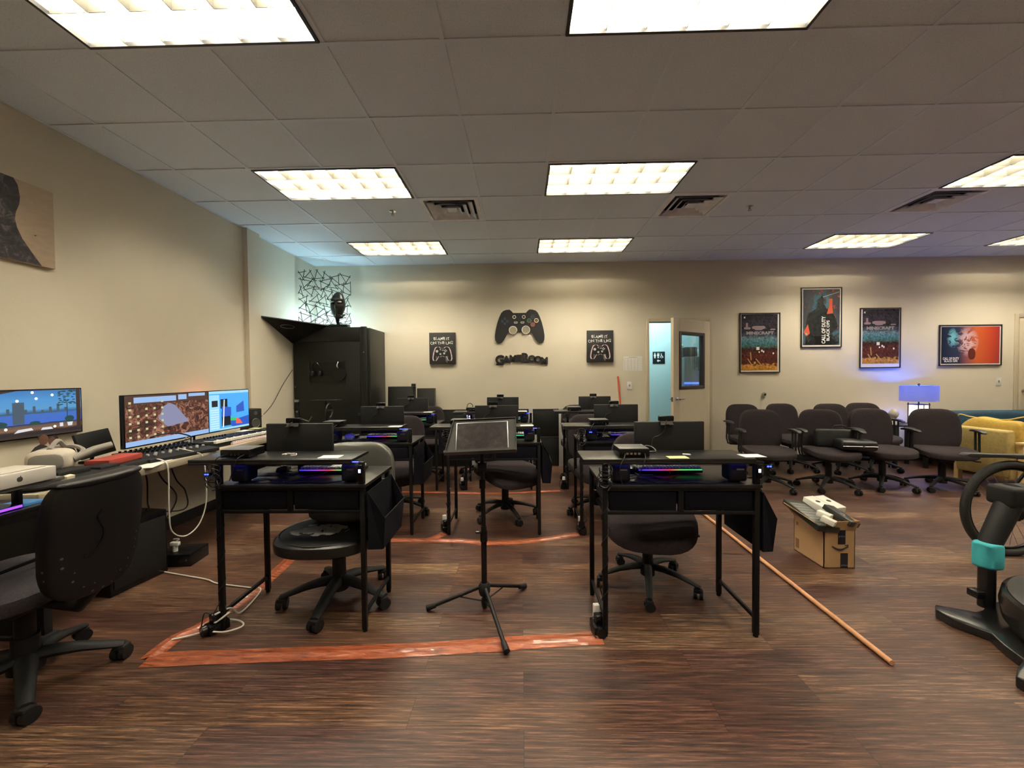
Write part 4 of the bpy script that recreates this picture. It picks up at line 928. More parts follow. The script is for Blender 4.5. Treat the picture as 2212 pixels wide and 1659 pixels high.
# restroom sign in corridor
e = empty('restroom_sign', (2.465, HY, 1.63), 'black restroom sign with white figures and arrow on the corridor wall', 'sign')
b = B(); b.box(-.108, .108, -.008, -.001, -.108, .108, .003); b.done('plate', mat('sign black', (.012, .012, .014), .4), e)
M_pict = mat('white pictogram', (.85, .85, .85), .5)
b = B()
for x, wide in ((-.070, 1), (-.012, 0)):
    b.cyl((x, -.0096, .078), .009, .001, 14, 'y')
    if wide: b.prism([(x - .010, .066), (x + .010, .066), (x + .022, .028), (x + .011, .028), (x + .011, -.01), (x - .011, -.01), (x - .011, .028), (x - .022, .028)], -.0096, -.0086)
    else: b.prism([(x - .018, .066), (x + .018, .066), (x + .018, .030), (x + .010, .030), (x + .010, -.01), (x - .010, -.01), (x - .010, .030), (x - .018, .030)], -.0096, -.0086)
b.box(.016, .018, -.0096, -.0086, -.01, .088)
b.cyl((.045, -.0096, .065), .008, .001, 14, 'y'); b.torus((.050, -.0092, .015), .020, .0035, 'y', 22, 5); b.prism([(.040, .055), (.050, .055), (.052, .032), (.068, .030), (.082, .004), (.074, .0), (.062, .020), (.044, .022)], -.0100, -.0088)
b.prism([(-.035, -.055), (-.012, -.078), (-.002, -.070), (-.010, -.062), (.028, -.062), (.028, -.048), (-.010, -.048), (-.002, -.040), (-.012, -.032)], -.0096, -.0086)
b.done('pictogram', M_pict, e, smooth=False)
# things seen through the door window
e = empty('step_ladder', (3.16, 6.98, 0), 'white step ladder standing in the corridor behind the door window', 'ladder', None, .2)
for sx_ in (-.16, .16):
    b = B(); b.tube([(sx_ * 1.25, -.12, 0), (sx_, .02, 1.75)], .022, 8); b.done('rail', M_white, e)
b = B()
for k in range(5): b.box(-.17, .17, -.12 + .027 * k, -.04 + .027 * k, .30 + .31 * k, .325 + .31 * k, .004)
b.done('step', M_white, e)
b = B(); b.box(2.68, 2.94, 6.75, 7.15, 0, 1.62, .02); b.done('metal_cabinet', mat('grey metal', (.18, .20, .20), .35, .6, var=.2, vscale=5), None, 'tall grey metal cabinet in the corridor behind the door window', 'cabinet')
e = empty('coffee_machine', (2.80, 6.92, 1.622), 'dark appliance on the grey cabinet in the corridor', 'appliance'); b = B(); b.box(-.12, .12, -.12, .12, 0, .16, .02); b.done('body', mat('dark green grey', (.03, .045, .04), .4), e); b = B(); b.tube([(-.16, -.1, .0), (-.17, -.1, .15), (-.13, -.1, .19), (-.1, -.1, .15)], .018, 8); b.done('handle', M_white, e)
b = B(); b.box(2.68, 2.93, 6.72, 6.751, 1.17, 1.20, .004); b.done('led_strip', mat('blue strip light', (.05, .05, .4), .4, emit=(.05, .12, 1.0), es=2.5), None, 'blue glowing strip low in the corridor behind the door window', 'light')

# ------------------------------------------------------------------ black corner cabinet and what is on it
M_cab = mat('black cabinet board', (.007, .008, .006), .45, bump=.1, bscale=40, spec=.4)
e = empty('black_cabinet', (-2.62, 5.93, 0), 'tall black cabinet in the left back corner with a grille', 'cabinet')
cx = 2.62
b = B(); b.box(-3.15 + cx, -2.155 + cx, 5.6 - 5.93, 6.245 - 5.93, 0, 2.03, .004); b.done('body', M_cab, e)
b = B(); b.box(-3.145 + cx, -2.22 + cx, 5.588 - 5.93, 5.6 - 5.93, .02, 1.83, .003); b.done('front_panel', M_cab, e)
b = B(); b.box(-3.145 + cx, -2.22 + cx, 5.588 - 5.93, 5.6 - 5.93, 1.84, 2.02, .003); b.done('top_panel', M_cab, e)
b = B(); b.box(-2.155 + cx, -2.09 + cx, 5.63 - 5.93, 6.245 - 5.93, 0, 2.02, .004); b.done('side_panel', M_cab, e)
b = B(); b.box(-2.20 + cx, -2.125 + cx, 5.58 - 5.93, 5.63 - 5.93, 0, 2.035, .004); b.done('corner_post', M_cab, e)
b = B()
for k in range(14): b.box(-2.925 + cx, -2.435 + cx, 5.572 - 5.93, 5.588 - 5.93, 1.262 + .0215 * k, 1.272 + .0215 * k, .0)
for x in (-2.93, -2.44): b.box(x + cx, x + .012 + cx, 5.570 - 5.93, 5.588 - 5.93, 1.255, 1.57)
b.done('grille', M_cab, e, smooth=False)
b = B()
for x, z in ((-3.12, 1.66), (-3.12, 1.21), (-2.16, 1.68)): b.cyl((x + cx, 5.578 - 5.93, z), .008, -.004, 10, 'y')
b.done('screw', M_chrome, e)
# sloping black board between wall and cabinet
Pn = [Vector((-3.15, 4.90, 2.085)), Vector((-2.64, 5.585, 2.05)), Vector((-3.15, 5.585, 1.81))]
nn = (Pn[1] - Pn[0]).cross(Pn[2] - Pn[0]).normalized()
if nn.z < 0: nn = -nn
b = B(); t = bmesh.new(); a_ = [t.verts.new(p) for p in Pn]; c_ = [t.verts.new(p + nn * .015) for p in Pn]
t.faces.new(a_); t.faces.new(c_[::-1])
for i in range(3): t.faces.new((a_[i], c_[i], c_[(i+1) % 3], a_[(i+1) % 3]))
b.merge(t); e = b.done('sloping_board', M_cab, None, 'black triangular board spanning from the left wall to the black cabinet top', 'panel', smooth=False)
cc = (Pn[0] * .5 + Pn[1] * .25 + Pn[2] * .25); u_ = (Pn[1] - Pn[0]).normalized(); v_ = nn.cross(u_)
b = B(); b.tube([cc - nn * .006 + u_ * (.085 * math.cos(t_ * PI / 12)) + v_ * (.035 * math.sin(t_ * PI / 12)) for t_ in range(25)], .004, 6); b.done('oval_handle', M_alu, e)
# cool lamp on the cabinet behind the sculpture (it lights the corner wall)
M_cool = mat('cool tube', (.8, .9, 1), .5, emit=(.52, .86, 1.0), es=CORNER)
e = empty('tube_lamp', (-2.82, 5.84, 2.032), 'cool white tube lamp lying on the black cabinet behind the face sculpture', 'lamp')
b = B(); b.box(-.22, .22, -.03, .03, 0, .02, .004); b.done('base', M_white, e); b = B(); b.tube([(-.20, 0, .034), (.20, 0, .034)], .013, 12); b.done('tube', M_cool, e)
# wire sculpture
b = B(); R_ = random.Random(21); p0 = Vector((-3.12, 5.70, 2.04)); p1 = Vector((-2.55, 6.12, 2.04)); un = (p1 - p0).normalized(); L = (p1 - p0).length
for i in range(6):
    for j in range(7):
        cx_ = (i + .5 + (.25 if j % 2 else -.25) + R_.uniform(-.15, .15)) / 6 * L; cz_ = (j + .5 + R_.uniform(-.15, .15)) / 7 * .82; a0 = R_.uniform(0, 6.28); V3 = [Vector((cx_ + .070 * math.cos(a0 + k * 2.1 + R_.uniform(-.3, .3)), cz_ + .070 * math.sin(a0 + k * 2.1))) for k in range(3)]
        for k in range(3):
            a_ = V3[k].copy(); c_ = V3[(k + 1) % 3].copy(); d_ = (c_ - a_); a_ -= d_ * .22; c_ += d_ * .22
            for q_ in (a_, c_): q_.x = min(max(q_.x, 0.0), L); q_.y = min(max(q_.y, .002), .86)
            nv = Vector((-un.y, un.x, 0)) * R_.uniform(-.006, .006)
            b.tube([p0 + un * a_.x + Vector((0, 0, a_.y)) + nv, p0 + un * c_.x + Vector((0, 0, c_.y)) + nv], .0042, 6)
b.done('wire_sculpture', M_black, None, 'black criss-cross wire sculpture standing on the cabinet across the corner', 'sculpture')
# thinking face sculpture
e = empty('face_sculpture', (-2.58, 5.74, 2.032), 'black abstract face sculpture with finger on lips on the cabinet', 'sculpture')
M_bronz = mat('black bronze', (.014, .013, .012), .28, .3)
b = B(); b.box(-.155, .15, -.06, .06, 0, .05, .004); b.done('base', M_blackg, e)
def facef(p):
    q = p.copy(); q.x *= 1 - .42 * max(0, -p.z / .2) ** 1.6 - .12 * max(0, p.z / .2) ** 3
    if p.y < 0:
        q.y -= .055 * math.exp(-((p.x - .012) / .016) ** 2 - ((p.z + .0) / .05) ** 2)       # nose
        q.y += .035 * math.exp(-((abs(p.x - .01) - .045) / .022) ** 2 - ((p.z - .04) / .02) ** 2)   # eye sockets
        q.y -= .022 * math.exp(-((p.z - .075) / .015) ** 2)                                  # brow
        q.y -= .012 * math.exp(-((p.x - .01) / .035) ** 2 - ((abs(p.z + .075) - .008) / .007) ** 2)  # lips
        q.y -= .012 * math.exp(-((p.x) / .03) ** 2 - ((p.z + .14) / .02) ** 2)               # chin
    return q
b = B(); b.sq((0, 0, 0), .105, .075, .20, 1, 1, 48, 40, facef, M=Mat((.0, 0, .315), ry=.06)); fc = b.done('face', M_bronz, e)
b = B(); b.prism([(-.082, .350), (-.02, .360), (-.02, .378), (-.082, .368)], -.074, -.03, M=None); b.done('eye_gap', mat('pale patina', (.45, .45, .44), .4), e, smooth=False)
b = B(); b.sq((.058, -.070, .358), .030, .018, .013, 1, 1, 16, 8); b.done('eye_gap', MATS['pale patina'], e)
b = B(); b.tube([(.01, 0, .05), (-.005, -.01, .09), (0, -.02, .13)], [.03, .025, .03], 12); b.sq((.03, -.05, .155), .065, .035, .03, .8, .8); b.tube([(.0, -.06, .13), (.02, -.095, .19), (.03, -.105, .26)], [.015, .013, .009], 10); b.tube([(.05, -.05, .16), (.10, -.03, .18), (.115, -.02, .19)], [.016, .013, .008], 10); b.done('hand', M_bronz, e)
# headphones and round fan hanging on the grille
e = empty('headphones', (-2.81, 5.56, 1.44), 'black headphones hanging on the left of the cabinet grille', 'headphones')
b = B(); b.curve([(-.05, 0, -.02), (-.045, -.02, .06), (.0, -.03, .105), (.045, -.02, .06), (.05, 0, -.02)], .006); b.done('headband', M_blackg, e)
for s_ in (-1, 1):
    b = B(); b.sq((s_ * .05, -.01, -.05), .022, .035, .04, .7, .9); b.done('ear_cup', M_leath, e)
e = empty('round_fan', (-2.49, 5.575, 1.38), 'round black disc fan hanging on the right of the cabinet grille', 'fan')
b = B(); b.cyl((0, 0, 0), .085, -.03, 28, 'y'); b.done('disc', M_blackm, e); b = B(); b.tube([(-.02, -.02, .08), (-.03, -.03, .13), (-.02, -.01, .17)], .01, 8); b.box(-.032, -.012, -.045, -.03, .10, .125, .002); b.done('clip', M_chrome, e)
b = B(); b.curve([(-3.14, 5.55, 1.45), (-3.13, 5.3, 1.25), (-3.13, 5.05, 1.0), (-3.10, 4.75, .86), (-3.08, 4.6, .82)], .004); b.done('hanging_cable', M_cable, None, 'thin black cable running down from the cabinet to the left counter', 'cable')
# equipment in front of the cabinet
e = empty('camera_tripod', (-2.86, 5.25, 0), 'black tripod with clamps and knobs in front of the tall cabinet', 'tripod')
b = B(); b.tube([(0, 0, .55), (-.05, 0, 1.03)], .012, 8); b.done('pole', M_blackg, e)
for a in (0.4, 2.5, 4.6):
    b = B(); b.tube([(0, 0, .62), (.17 * math.cos(a), .17 * math.sin(a), .01)], .010, 8); b.done('leg', M_blackg, e)
b = B(); b.box(-.09, -.03, -.02, .02, 1.02, 1.05, .004); b.cyl((-.05, -.03, .90), .012, .03, 8, 'y'); b.tube([(0, 0, .80), (.10, -.02, .77), (.14, -.02, .83)], .008, 8); b.done('head', M_alu, e)
e = empty('wheel_stand', (-2.52, 5.20, 0), 'dark steering wheel stand with a flat tray in front of the tall cabinet', 'stand')
b = B(); b.box(-.17, .17, -.10, .10, 1.035, 1.05, .003); b.done('tray', M_cab, e); b = B(); b.tube([(0, 0, .02), (0, 0, 1.035)], .015, 10); b.box(-.2, .2, -.14, .14, 0, .02, .004); b.done('post', M_blackm, e)
b = B(); b.torus((.12, -.16, .92), .085, .009, 'x', 28, 8); b.tube([(.12, -.16, .92), (.02, -.02, .93)], .012, 8); b.tube([(.12, -.24, .93), (.12, -.16, .92), (.12, -.08, .93)], .008, 8); b.done('steering_wheel', M_leath, e)
# leaning black panels and low black partition along the back wall
def leaning_panel(label, x0, x1, y, z1, m=None):
    e = empty('leaning_panel', ((x0 + x1) / 2, y, 0), label, 'panel'); wd = (x1 - x0) / 2
    b = B(); b.box(-wd, wd, 0, .03, .0, z1, .004, M=Mat(rx=-.06)); b.done('board', m or M_cab, e)
    b = B(); b.box(wd - .012, wd + .002, -.003, .033, 0, z1, .002, M=Mat(rx=-.06)); b.done('edge_strip', mat('olive metal strip', (.08, .075, .05), .4, .4), e)
leaning_panel('black panel leaning on the back wall next to the tall cabinet', -2.02, -1.60, 6.08, 1.19)
leaning_panel('black panel leaning on the back wall, lower one further right', -1.58, -1.30, 6.09, 1.16)
b = B(); b.box(-.03, .03, -.02, .02, 0, .04, .003); b.tube([(.01, 0, 0), (.012, 0, -.12), (-.03, -.01, -.2)], .006, 6); e = b.done('panel_clamp', M_blackm, None, 'black clamp on top of the leaning panels', 'clamp'); e.location = (-1.62, 6.12, 1.19)
def partition(label, x0, x1, z0=0.0, z1=.845):
    e = empty('partition_panel', ((x0 + x1) / 2, 5.985, 0), label, 'partition', 'low black partition panels by the back wall'); wd = (x1 - x0) / 2
    b = B(); b.box(-wd, wd, -.015, .015, .012, .42, .003); b.done('lower_board', M_cab, e)
    b = B(); b.box(-wd, wd, -.015, .015, .44, z1 - .01, .003); b.done('upper_board', M_cab, e)
    b = B(); b.box(-wd, wd, -.018, .018, .42, .44, .002); b.box(-wd, wd, -.018, .018, z1 - .01, z1, .002); b.done('rail', mat('dark metal rail', (.05, .05, .05), .4, .5), e)
    for s_ in (-1, 1):
        b = B(); b.box(s_ * (wd + .014) - .014, s_ * (wd + .014) + .014, -.02, .02, 0, z1 + .01, .002); b.done('post', mat('brushed aluminium post', (.60, .60, .60), .4, .3), e)
    b = B()
    for z in (.06, .38, .50, .78): b.cyl((-wd + .02, -.016, z), .007, -.003, 8, 'y')
    b.done('screw', M_chrome, e)
    return e
partition('low black partition panel behind the back row left desk', -1.93, -1.40)
partition('low black partition panel behind the mesh chair', -1.34, -.73)
partition('low black partition panel behind the back row centre desk', -.67, .11)
partition('low black partition panel left of the aluminium double post', .17, .55)
partition('low black partition panel behind the back row right desk', .61, 1.28)
# things on the back row
e = empty('over_ear_headset', (-.62, 4.92, .919), 'small headset standing on the shelf of the back row centre desk', 'headset')
b = B(); b.curve([(-.035, 0, .02), (-.03, 0, .07), (0, 0, .09), (.03, 0, .07), (.035, 0, .02)], .004); b.done('headband', M_blackg, e)
for s_ in (-1, 1):
    b = B(); b.sq((s_ * .035, 0, .022), .012, .02, .022, .8, .8); b.done('ear_cup', M_blackm, e)
e = empty('led_fan_unit', (-.62, 4.80, .787), 'small black unit with blue white lights on the back row centre desk', 'computer')
b = B(); b.box(-.04, .04, -.03, .03, 0, .11, .005); b.done('case', M_blackg, e)
b = B()
for x, z in ((-.015, .085), (.012, .08), (-.012, .06), (.014, .055), (0, .035)): b.sq((x, -.031, z), .008, .003, .007, .8, .8, 10, 6)
b.done('light', M_whiteled, e)

# ------------------------------------------------------------------ left counter and its clutter
M_ctop = mat('beige laminate', (.50, .45, .34), .35, var=.05, vscale=5); M_cedge = mat('counter edge band', (.32, .28, .21), .4)
e = empty('laminate_counter', (-2.78, 3.1, 0), 'long beige laminate counter along the left wall', 'counter')
b = B(); b.box(-.375, .385, -1.15, 1.28, .745, .78, .004); b.done('worktop', M_ctop, e)
b = B(); b.box(.375, .395, -1.15, 1.28, .735, .781, .006); b.done('edge_band', M_cedge, e)
for y in (-1.05, 1.15):
    b = B(); b.box(-.3, .30, y - .02, y + .02, .02, .745, .004); b.box(-.32, .32, y - .035, y + .035, 0, .02, .003); b.done('leg', M_blackm, e)
# TV on the wall
e = empty('mounted_monitor', (-3.157, 2.555, 1.13), 'screen on the left wall showing a bridge and city at dusk', 'monitor', None, PI / 2)
b = B(); b.box(-.275, .275, -.035, .0, -.157, .157, .004); b.done('housing', M_blackg, e)
M_tv, nt, bs = node_mat('city screen picture'); v = mapping(nt, (1, 1, 1), 'Generated'); sx = nt.nodes.new('ShaderNodeSeparateXYZ'); nt.links.new(v, sx.inputs[0])
n = tex_noise(nt, 4, 4, v); zz = mth('ADD', sx.outputs[2], mth('MULTIPLY', mth('SUBTRACT', n.outputs['Fac'], .5), .06))
r = ramp(nt, [(0, (.02, .02, .025)), (.12, (.03, .02, .02)), (.17, (.18, .10, .06)), (.25, (.10, .07, .06)), (.27, (.01, .02, .05)), (.29, (.05, .12, .45)), (.48, (.05, .13, .42)), (.52, (.03, .10, .22)), (.6, (.09, .26, .48)), (.8, (.07, .24, .50)), (1, (.04, .15, .38))]); nt.links.new(zz, r.inputs[0])
nt.links.new(r.outputs[0], bs.inputs['Emission Color']); bs.inputs['Emission Strength'].default_value = .85; bs.inputs['Base Color'].default_value = (.01, .01, .01, 1); bs.inputs['Roughness'].default_value = .2
b = B(); b.box(-.266, .266, -.0362, -.035, -.148, .148); scr = b.done('screen', M_tv, e, smooth=False)
def em(name, c, s_=.8): return mat(name, (.01, .01, .01), .3, emit=c, es=s_)
E_dark = em('screen dark', (.012, .02, .035)); E_win = em('screen bulb', (1, .95, .85), 1.6); E_green = em('screen foliage', (.02, .06, .06)); E_tow = em('screen stone', (.06, .09, .12)); E_brown = em('screen timber', (.04, .025, .02)); E_white = em('screen paper', (.6, .6, .62))
b = B(); b.box(-.125, -.065, -.0368, -.0362, -.06, .075); b.box(-.266, .12, -.0368, -.0362, .0, .006)
for k in range(9): b.box(-.20 + .045 * k, -.185 + .045 * k, -.0366, -.0362, .005, .02 + .018 * ((k * 7) % 5) / 2)
b.done('bridge_picture', E_tow, scr, smooth=False)
b = B(); b.box(.235, .262, -.0369, -.0362, -.12, .148); b.box(-.266, .262, -.0369, -.0362, -.148, -.135); b.prism([(-.266, .148), (-.10, .148), (-.266, .115)], -.0369, -.0362); b.done('window_frame_picture', E_brown, scr, smooth=False)
b = B(); 
for x, z in ((-.10, .085), (0, .095), (.09, .115), (-.02, .135), (.10, -.095), (-.16, -.085)): b.cyl((x, -.0366, z), .008, -.0004, 12, 'y')
b.done('bulb_picture', E_win, scr, smooth=False)
b = B(); R_ = random.Random(5)
for k in range(46):
    x = .13 + .10 * R_.random(); z = .04 + .10 * R_.random() + .1 * (x - .13); b.sq((x, -.0367, z), .010, .0003, .004, 1, 1, 6, 4, M=None)
b.box(.175, .180, -.0367, -.0362, -.06, .06); b.done('foliage_picture', E_green, scr, smooth=False)
for x, z, a, c in ((.19, -.05, .03, .02), (-.2, -.055, .05, .02), (-.01, -.06, .03, .012)):
    b = B(); b.sq((x, -.0367, z), a, .0003, c, 1, 1, 10, 6); b.done('bush_picture', E_green, scr, smooth=False)
for nm_, pl_ in (('open_book_picture', [(-.12, -.115), (-.02, -.105), (-.03, -.09), (-.10, -.095)]), ('photo_frame_picture', [(.13, -.10), (.15, -.10), (.15, -.075), (.13, -.075)]), ('plant_pot_picture', [(.18, -.10), (.205, -.10), (.21, -.075), (.175, -.075)]), ('closed_book_picture', [(.02, -.11), (.09, -.11), (.08, -.095), (.03, -.095)])):
    b = B(); b.prism(pl_, -.0367, -.0362); b.done(nm_, E_white, scr, smooth=False)
# canvas art high on the left wall
e = empty('canvas_print', (-3.16, 2.26, 2.345), 'large unframed print with a dark stone figure high on the left wall', 'wall art', None, PI / 2)
M_sand, nt, bs = node_mat('sandy print'); v = mapping(nt, (14, 1, 40)); n = tex_noise(nt, 1.0, 2, v); r = ramp(nt, [(.25, (.12, .08, .05)), (.29, (.44, .34, .24)), (.7, (.50, .38, .27))]); nt.links.new(n.outputs['Fac'], r.inputs[0]); nt.links.new(r.outputs[0], bs.inputs['Base Color']); bs.inputs['Roughness'].default_value = .7
b = B(); b.box(-.44, .44, -.03, -.001, -.255, .255, .002); b.done('canvas', M_sand, e)
M_mar, nt, bs = node_mat('dark stone print'); v = mapping(nt, (1, 1, 1)); n = tex_noise(nt, 11, 7, v, .75, 1.2); r = ramp(nt, [(.35, (.010, .009, .011)), (.52, (.035, .03, .035)), (.6, (.12, .10, .11)), (.68, (.04, .035, .04)), (.78, (.5, .42, .36))]); nt.links.new(n.outputs['Fac'], r.inputs[0]); nt.links.new(r.outputs[0], bs.inputs['Base Color']); bs.inputs['Roughness'].default_value = .6
b = B(); b.prism([(-.30, .254), (.225, .254), (.245, .22), (.255, .15), (.25, .10), (.232, .05), (.225, .0), (.235, -.05), (.26, -.11), (.30, -.17), (.36, -.254), (-.44, -.254), (-.44, 0)], -.0316, -.030); b.done('figure', M_mar, e, smooth=False)
# ultrawide monitor
e = empty('ultrawide_monitor', (-2.70, 3.35, .78), 'very wide monitor with desktop icons left and bright browser right on the counter', 'monitor', None, PI / 2)
b = B(); b.box(-.645, .635, 0, .03, .085, .455, .004); b.done('housing', M_blackg, e)
b = B(); b.box(-.12, .12, .03, .20, 0, .012, .003); b.tube([(0, .06, .01), (0, .05, .25)], .02, 10); b.done('stand', M_blackg, e)
M_desk1, nt, bs = node_mat('desktop wallpaper'); v = mapping(nt, (1, 1, 1), 'Generated'); sx = nt.nodes.new('ShaderNodeSeparateXYZ'); nt.links.new(v, sx.inputs[0]); v2 = mapping(nt, (2.2, 1, 1.1), 'Generated'); n = tex_noise(nt, 5.5, 7, v2, .75, 1.5)
r = ramp(nt, [(.38, (.02, .006, .005)), (.47, (.06, .02, .015)), (.54, (.22, .07, .04)), (.60, (.50, .26, .18)), (.64, (.08, .03, .02)), (.70, (.42, .34, .42)), (.8, (.25, .25, .5))]); nt.links.new(n.outputs['Fac'], r.inputs[0])
top_ = mth('GREATER_THAN', sx.outputs[2], .80); nt.links.new(mixc(nt, top_, r.outputs[0], (.08, .035, .025)), bs.inputs['Emission Color']); bs.inputs['Emission Strength'].default_value = .62; bs.inputs['Base Color'].default_value = (.01, .01, .01, 1)
b = B(); b.box(-.635, .135 - .03, -.0012, 0, .13, .448); scr = b.done('left_screen', M_desk1, e, smooth=False)
b = B(); b.box(-.635, .105, -.0012, 0, .095, .130); b.box(-.20, -.12, -.0018, -.001, .40, .44); b.box(-.10, .07, -.0018, -.001, .42, .445); b.box(-.57, -.22, -.0016, -.001, .395, .435); b.done('taskbar', em('screen light blue', (.36, .55, .9), .6), scr, smooth=False)
b = B(); b.prism([(-.38, .27), (-.33, .36), (-.28, .38), (-.23, .36), (-.10, .22), (-.30, .20)], -.0018, -.0012); b.done('grey_window', em('screen grey violet', (.28, .29, .45), .6), scr, smooth=False)
b = B()
for cxi, rows in ((-.60, 6), (-.54, 4), (-.475, 5), (-.41, 5), (-.345, 6)):
    for k in range(rows): b.box(cxi - .009, cxi + .009, -.0020, -.0012, .15 + .048 * k, .165 + .048 * k)
b.done('desktop_icon', em('screen icon yellow', (.6, .6, .32), .65), scr, smooth=False)
b = B(); b.box(.115, .625, -.0012, 0, .095, .448); scr = b.done('right_screen', em('screen cyan', (.06, .36, .85), .8), e, smooth=False)
b = B(); b.box(.115, .625, -.0018, -.0012, .425, .448); b.box(.118, .235, -.0018, -.0012, .10, .415); b.box(.235, .625, -.0018, -.0012, .095, .112); b.done('page_margin', em('screen pale cyan', (.33, .66, .95), .75), scr, smooth=False)
b = B(); b.box(.25, .335, -.0022, -.0012, .29, .375); b.box(.26, .37, -.0022, -.0012, .13, .26); b.box(.145, .215, -.0022, -.0018, .31, .365); b.done('dark_block', em('screen black', (.004, .008, .015), .6), scr, smooth=False)
b = B(); b.prism([(.262, .31), (.38, .295), (.38, .215), (.262, .215)], -.0026, -.0022); b.prism([(.45, .30), (.55, .345), (.56, .245), (.45, .24)], -.0024, -.0018); b.prism([(.37, .13), (.37, .17), (.625, .20), (.625, .112), (.40, .112)], -.0022, -.0018); b.done('navy_shape', em('screen navy', (.02, .08, .42), .9), scr, smooth=False)
b = B(); b.prism([(.37, .17), (.37, .20), (.45, .195), (.44, .165)], -.0028, -.0024); b.done('green_shape', em('screen green', (.03, .45, .12), .9), scr, smooth=False)
b = B(); b.prism([(.445, .19), (.49, .175), (.53, .13), (.44, .135)], -.0030, -.0026); b.done('red_shape', em('screen red', (.8, .10, .06), .9), scr, smooth=False)
b = B()
for k in range(9): b.box(.13, .225, -.0021, -.0018, .12 + .02 * k, .123 + .02 * k)
b.prism([(.27, .12), (.283, .12), (.30, .37), (.29, .37)], -.0030, -.0022); b.done('text_line', em('screen white', (.7, .8, .95), 1.0), scr, smooth=False)
# orange glow lamp behind the ultrawide
e = empty('led_light_bar', (-3.08, 3.90, 1.06), 'red orange led light bar glowing on the wall behind the wide monitor', 'light')
b = B(); b.box(-.02, .0, -.15, .15, -.01, .01, .003); b.done('bar', M_blackg, e); b = B(); b.box(-.018, .0, -.14, .14, .0105, .013); b.done('light', mat('orange red led', (.3, .05, .02), .5, emit=(1.0, .16, .06), es=22), e, smooth=False)
b = B(); b.box(-3.158, -3.10, 3.88, 3.92, 1.04, 1.07, .003); bk = b.done('bracket', M_blackg, e); bk.matrix_parent_inverse = Matrix.Translation(e.location).inverted()
# tilted dark screen, red box, headset, cutout, boxes
e = empty('tilted_screen', (-2.86, 2.70, .80), 'dark tilted screen facing away left of the wide monitor on the counter', 'monitor', None, PI / 2 + .12)
b = B(); b.box(-.125, .125, -.01, .01, .03, .20, .004, M=Mat(rx=-.25, ry=-.06)); b.done('panel', M_blackm, e); b = B(); b.box(-.05, .05, -.02, .1, -.018, 0, .003); b.tube([(0, .06, 0), (0, .02, .10)], .01, 8); b.done('stand', M_blackm, e)
b = B(); b.box(-.07, .07, -.13, .13, 0, .035, .003); o = b.done('red_box', mat('red cardboard', (.36, .05, .035), .6), None, 'flat red box lying on the clutter on the counter', 'box'); o.location = (-2.62, 2.56, .812); o.rotation_euler = (0, 0, .12)
b = B(); b.box(-.12, .12, -.16, .16, 0, .03, .006); o = b.done('black_binder', M_blackm, None, 'black flat case under the red box on the counter', 'case'); o.location = (-2.60, 2.54, .7805)
e = empty('vr_headset', (-2.66, 2.24, .80), 'white virtual reality headset with strap lying on the counter', 'vr headset', None, .6)
b = B(); b.sq((0, 0, .09), .095, .075, .065, .6, .6, 28, 14); b.done('visor', mat('warm white plastic', (.62, .56, .46), .45), e)
b = B(); b.sq((0, -.073, .09), .07, .008, .045, .6, .6, 20, 8); b.done('lens_cover', mat('grey plastic', (.3, .28, .25), .5), e)
b = B(); b.curve([(-.09, .02, .09), (-.10, .12, .12), (-.04, .20, .14), (.04, .20, .14), (.10, .12, .12), (.09, .02, .09)], .012); b.curve([(0, -.02, .155), (0, .1, .19), (0, .20, .14)], .012); b.tube([(.09, -.01, .09), (.17, .03, .13), (.24, .06, .15)], [.022, .022, .018], 10); b.done('strap', MATS['grey plastic'], e)
b = B(); b.sq((0, 0, 0), .17, .26, .022, .6, .5); b.box(-.02, .10, -.12, .05, .0, .05, .01); b.box(0, .12, .08, .2, .0, .035, .01); o = b.done('black_pouch', M_blackm, None, 'black cases and pouch under the white headset on the counter', 'pouch'); o.location = (-2.56, 2.22, .803)
e = empty('photo_cutout', (-3.0, 2.50, .78), 'small standing photo cutout of a couple in suit and gown', 'photo cutout', None, PI / 2)
b = B(); b.prism([(-.085, .0), (-.085, .12), (-.06, .15), (-.03, .165), (.0, .15), (.02, .13), (.02, 0)], -.003, 0); b.done('suit', mat('dark suit print', (.02, .018, .018), .7), e, smooth=False)
b = B(); b.prism([(.005, .0), (.0, .12), (.02, .15), (.045, .15), (.085, .09), (.10, 0)], -.0045, -.002); b.done('gown', mat('tan gown print', (.28, .13, .07), .7), e, smooth=False)
b = B(); b.sq((-.015, -.004, .19), .026, .002, .034, 1, 1, 16, 10); b.sq((.03, -.005, .175), .022, .002, .028, 1, 1, 16, 10); b.done('faces', mat('brown skin print', (.12, .055, .035), .7), e, smooth=False)
b = B(); b.sq((-.018, -.003, .205), .028, .002, .022, 1, 1, 16, 8); b.sq((.045, -.004, .17), .024, .002, .042, 1, 1, 16, 8); b.done('hair', mat('dark hair print', (.03, .016, .012), .7), e, smooth=False)
b = B(); b.box(-.02, .02, 0, .05, 0, .10, .001); b.done('support', M_paper, e)
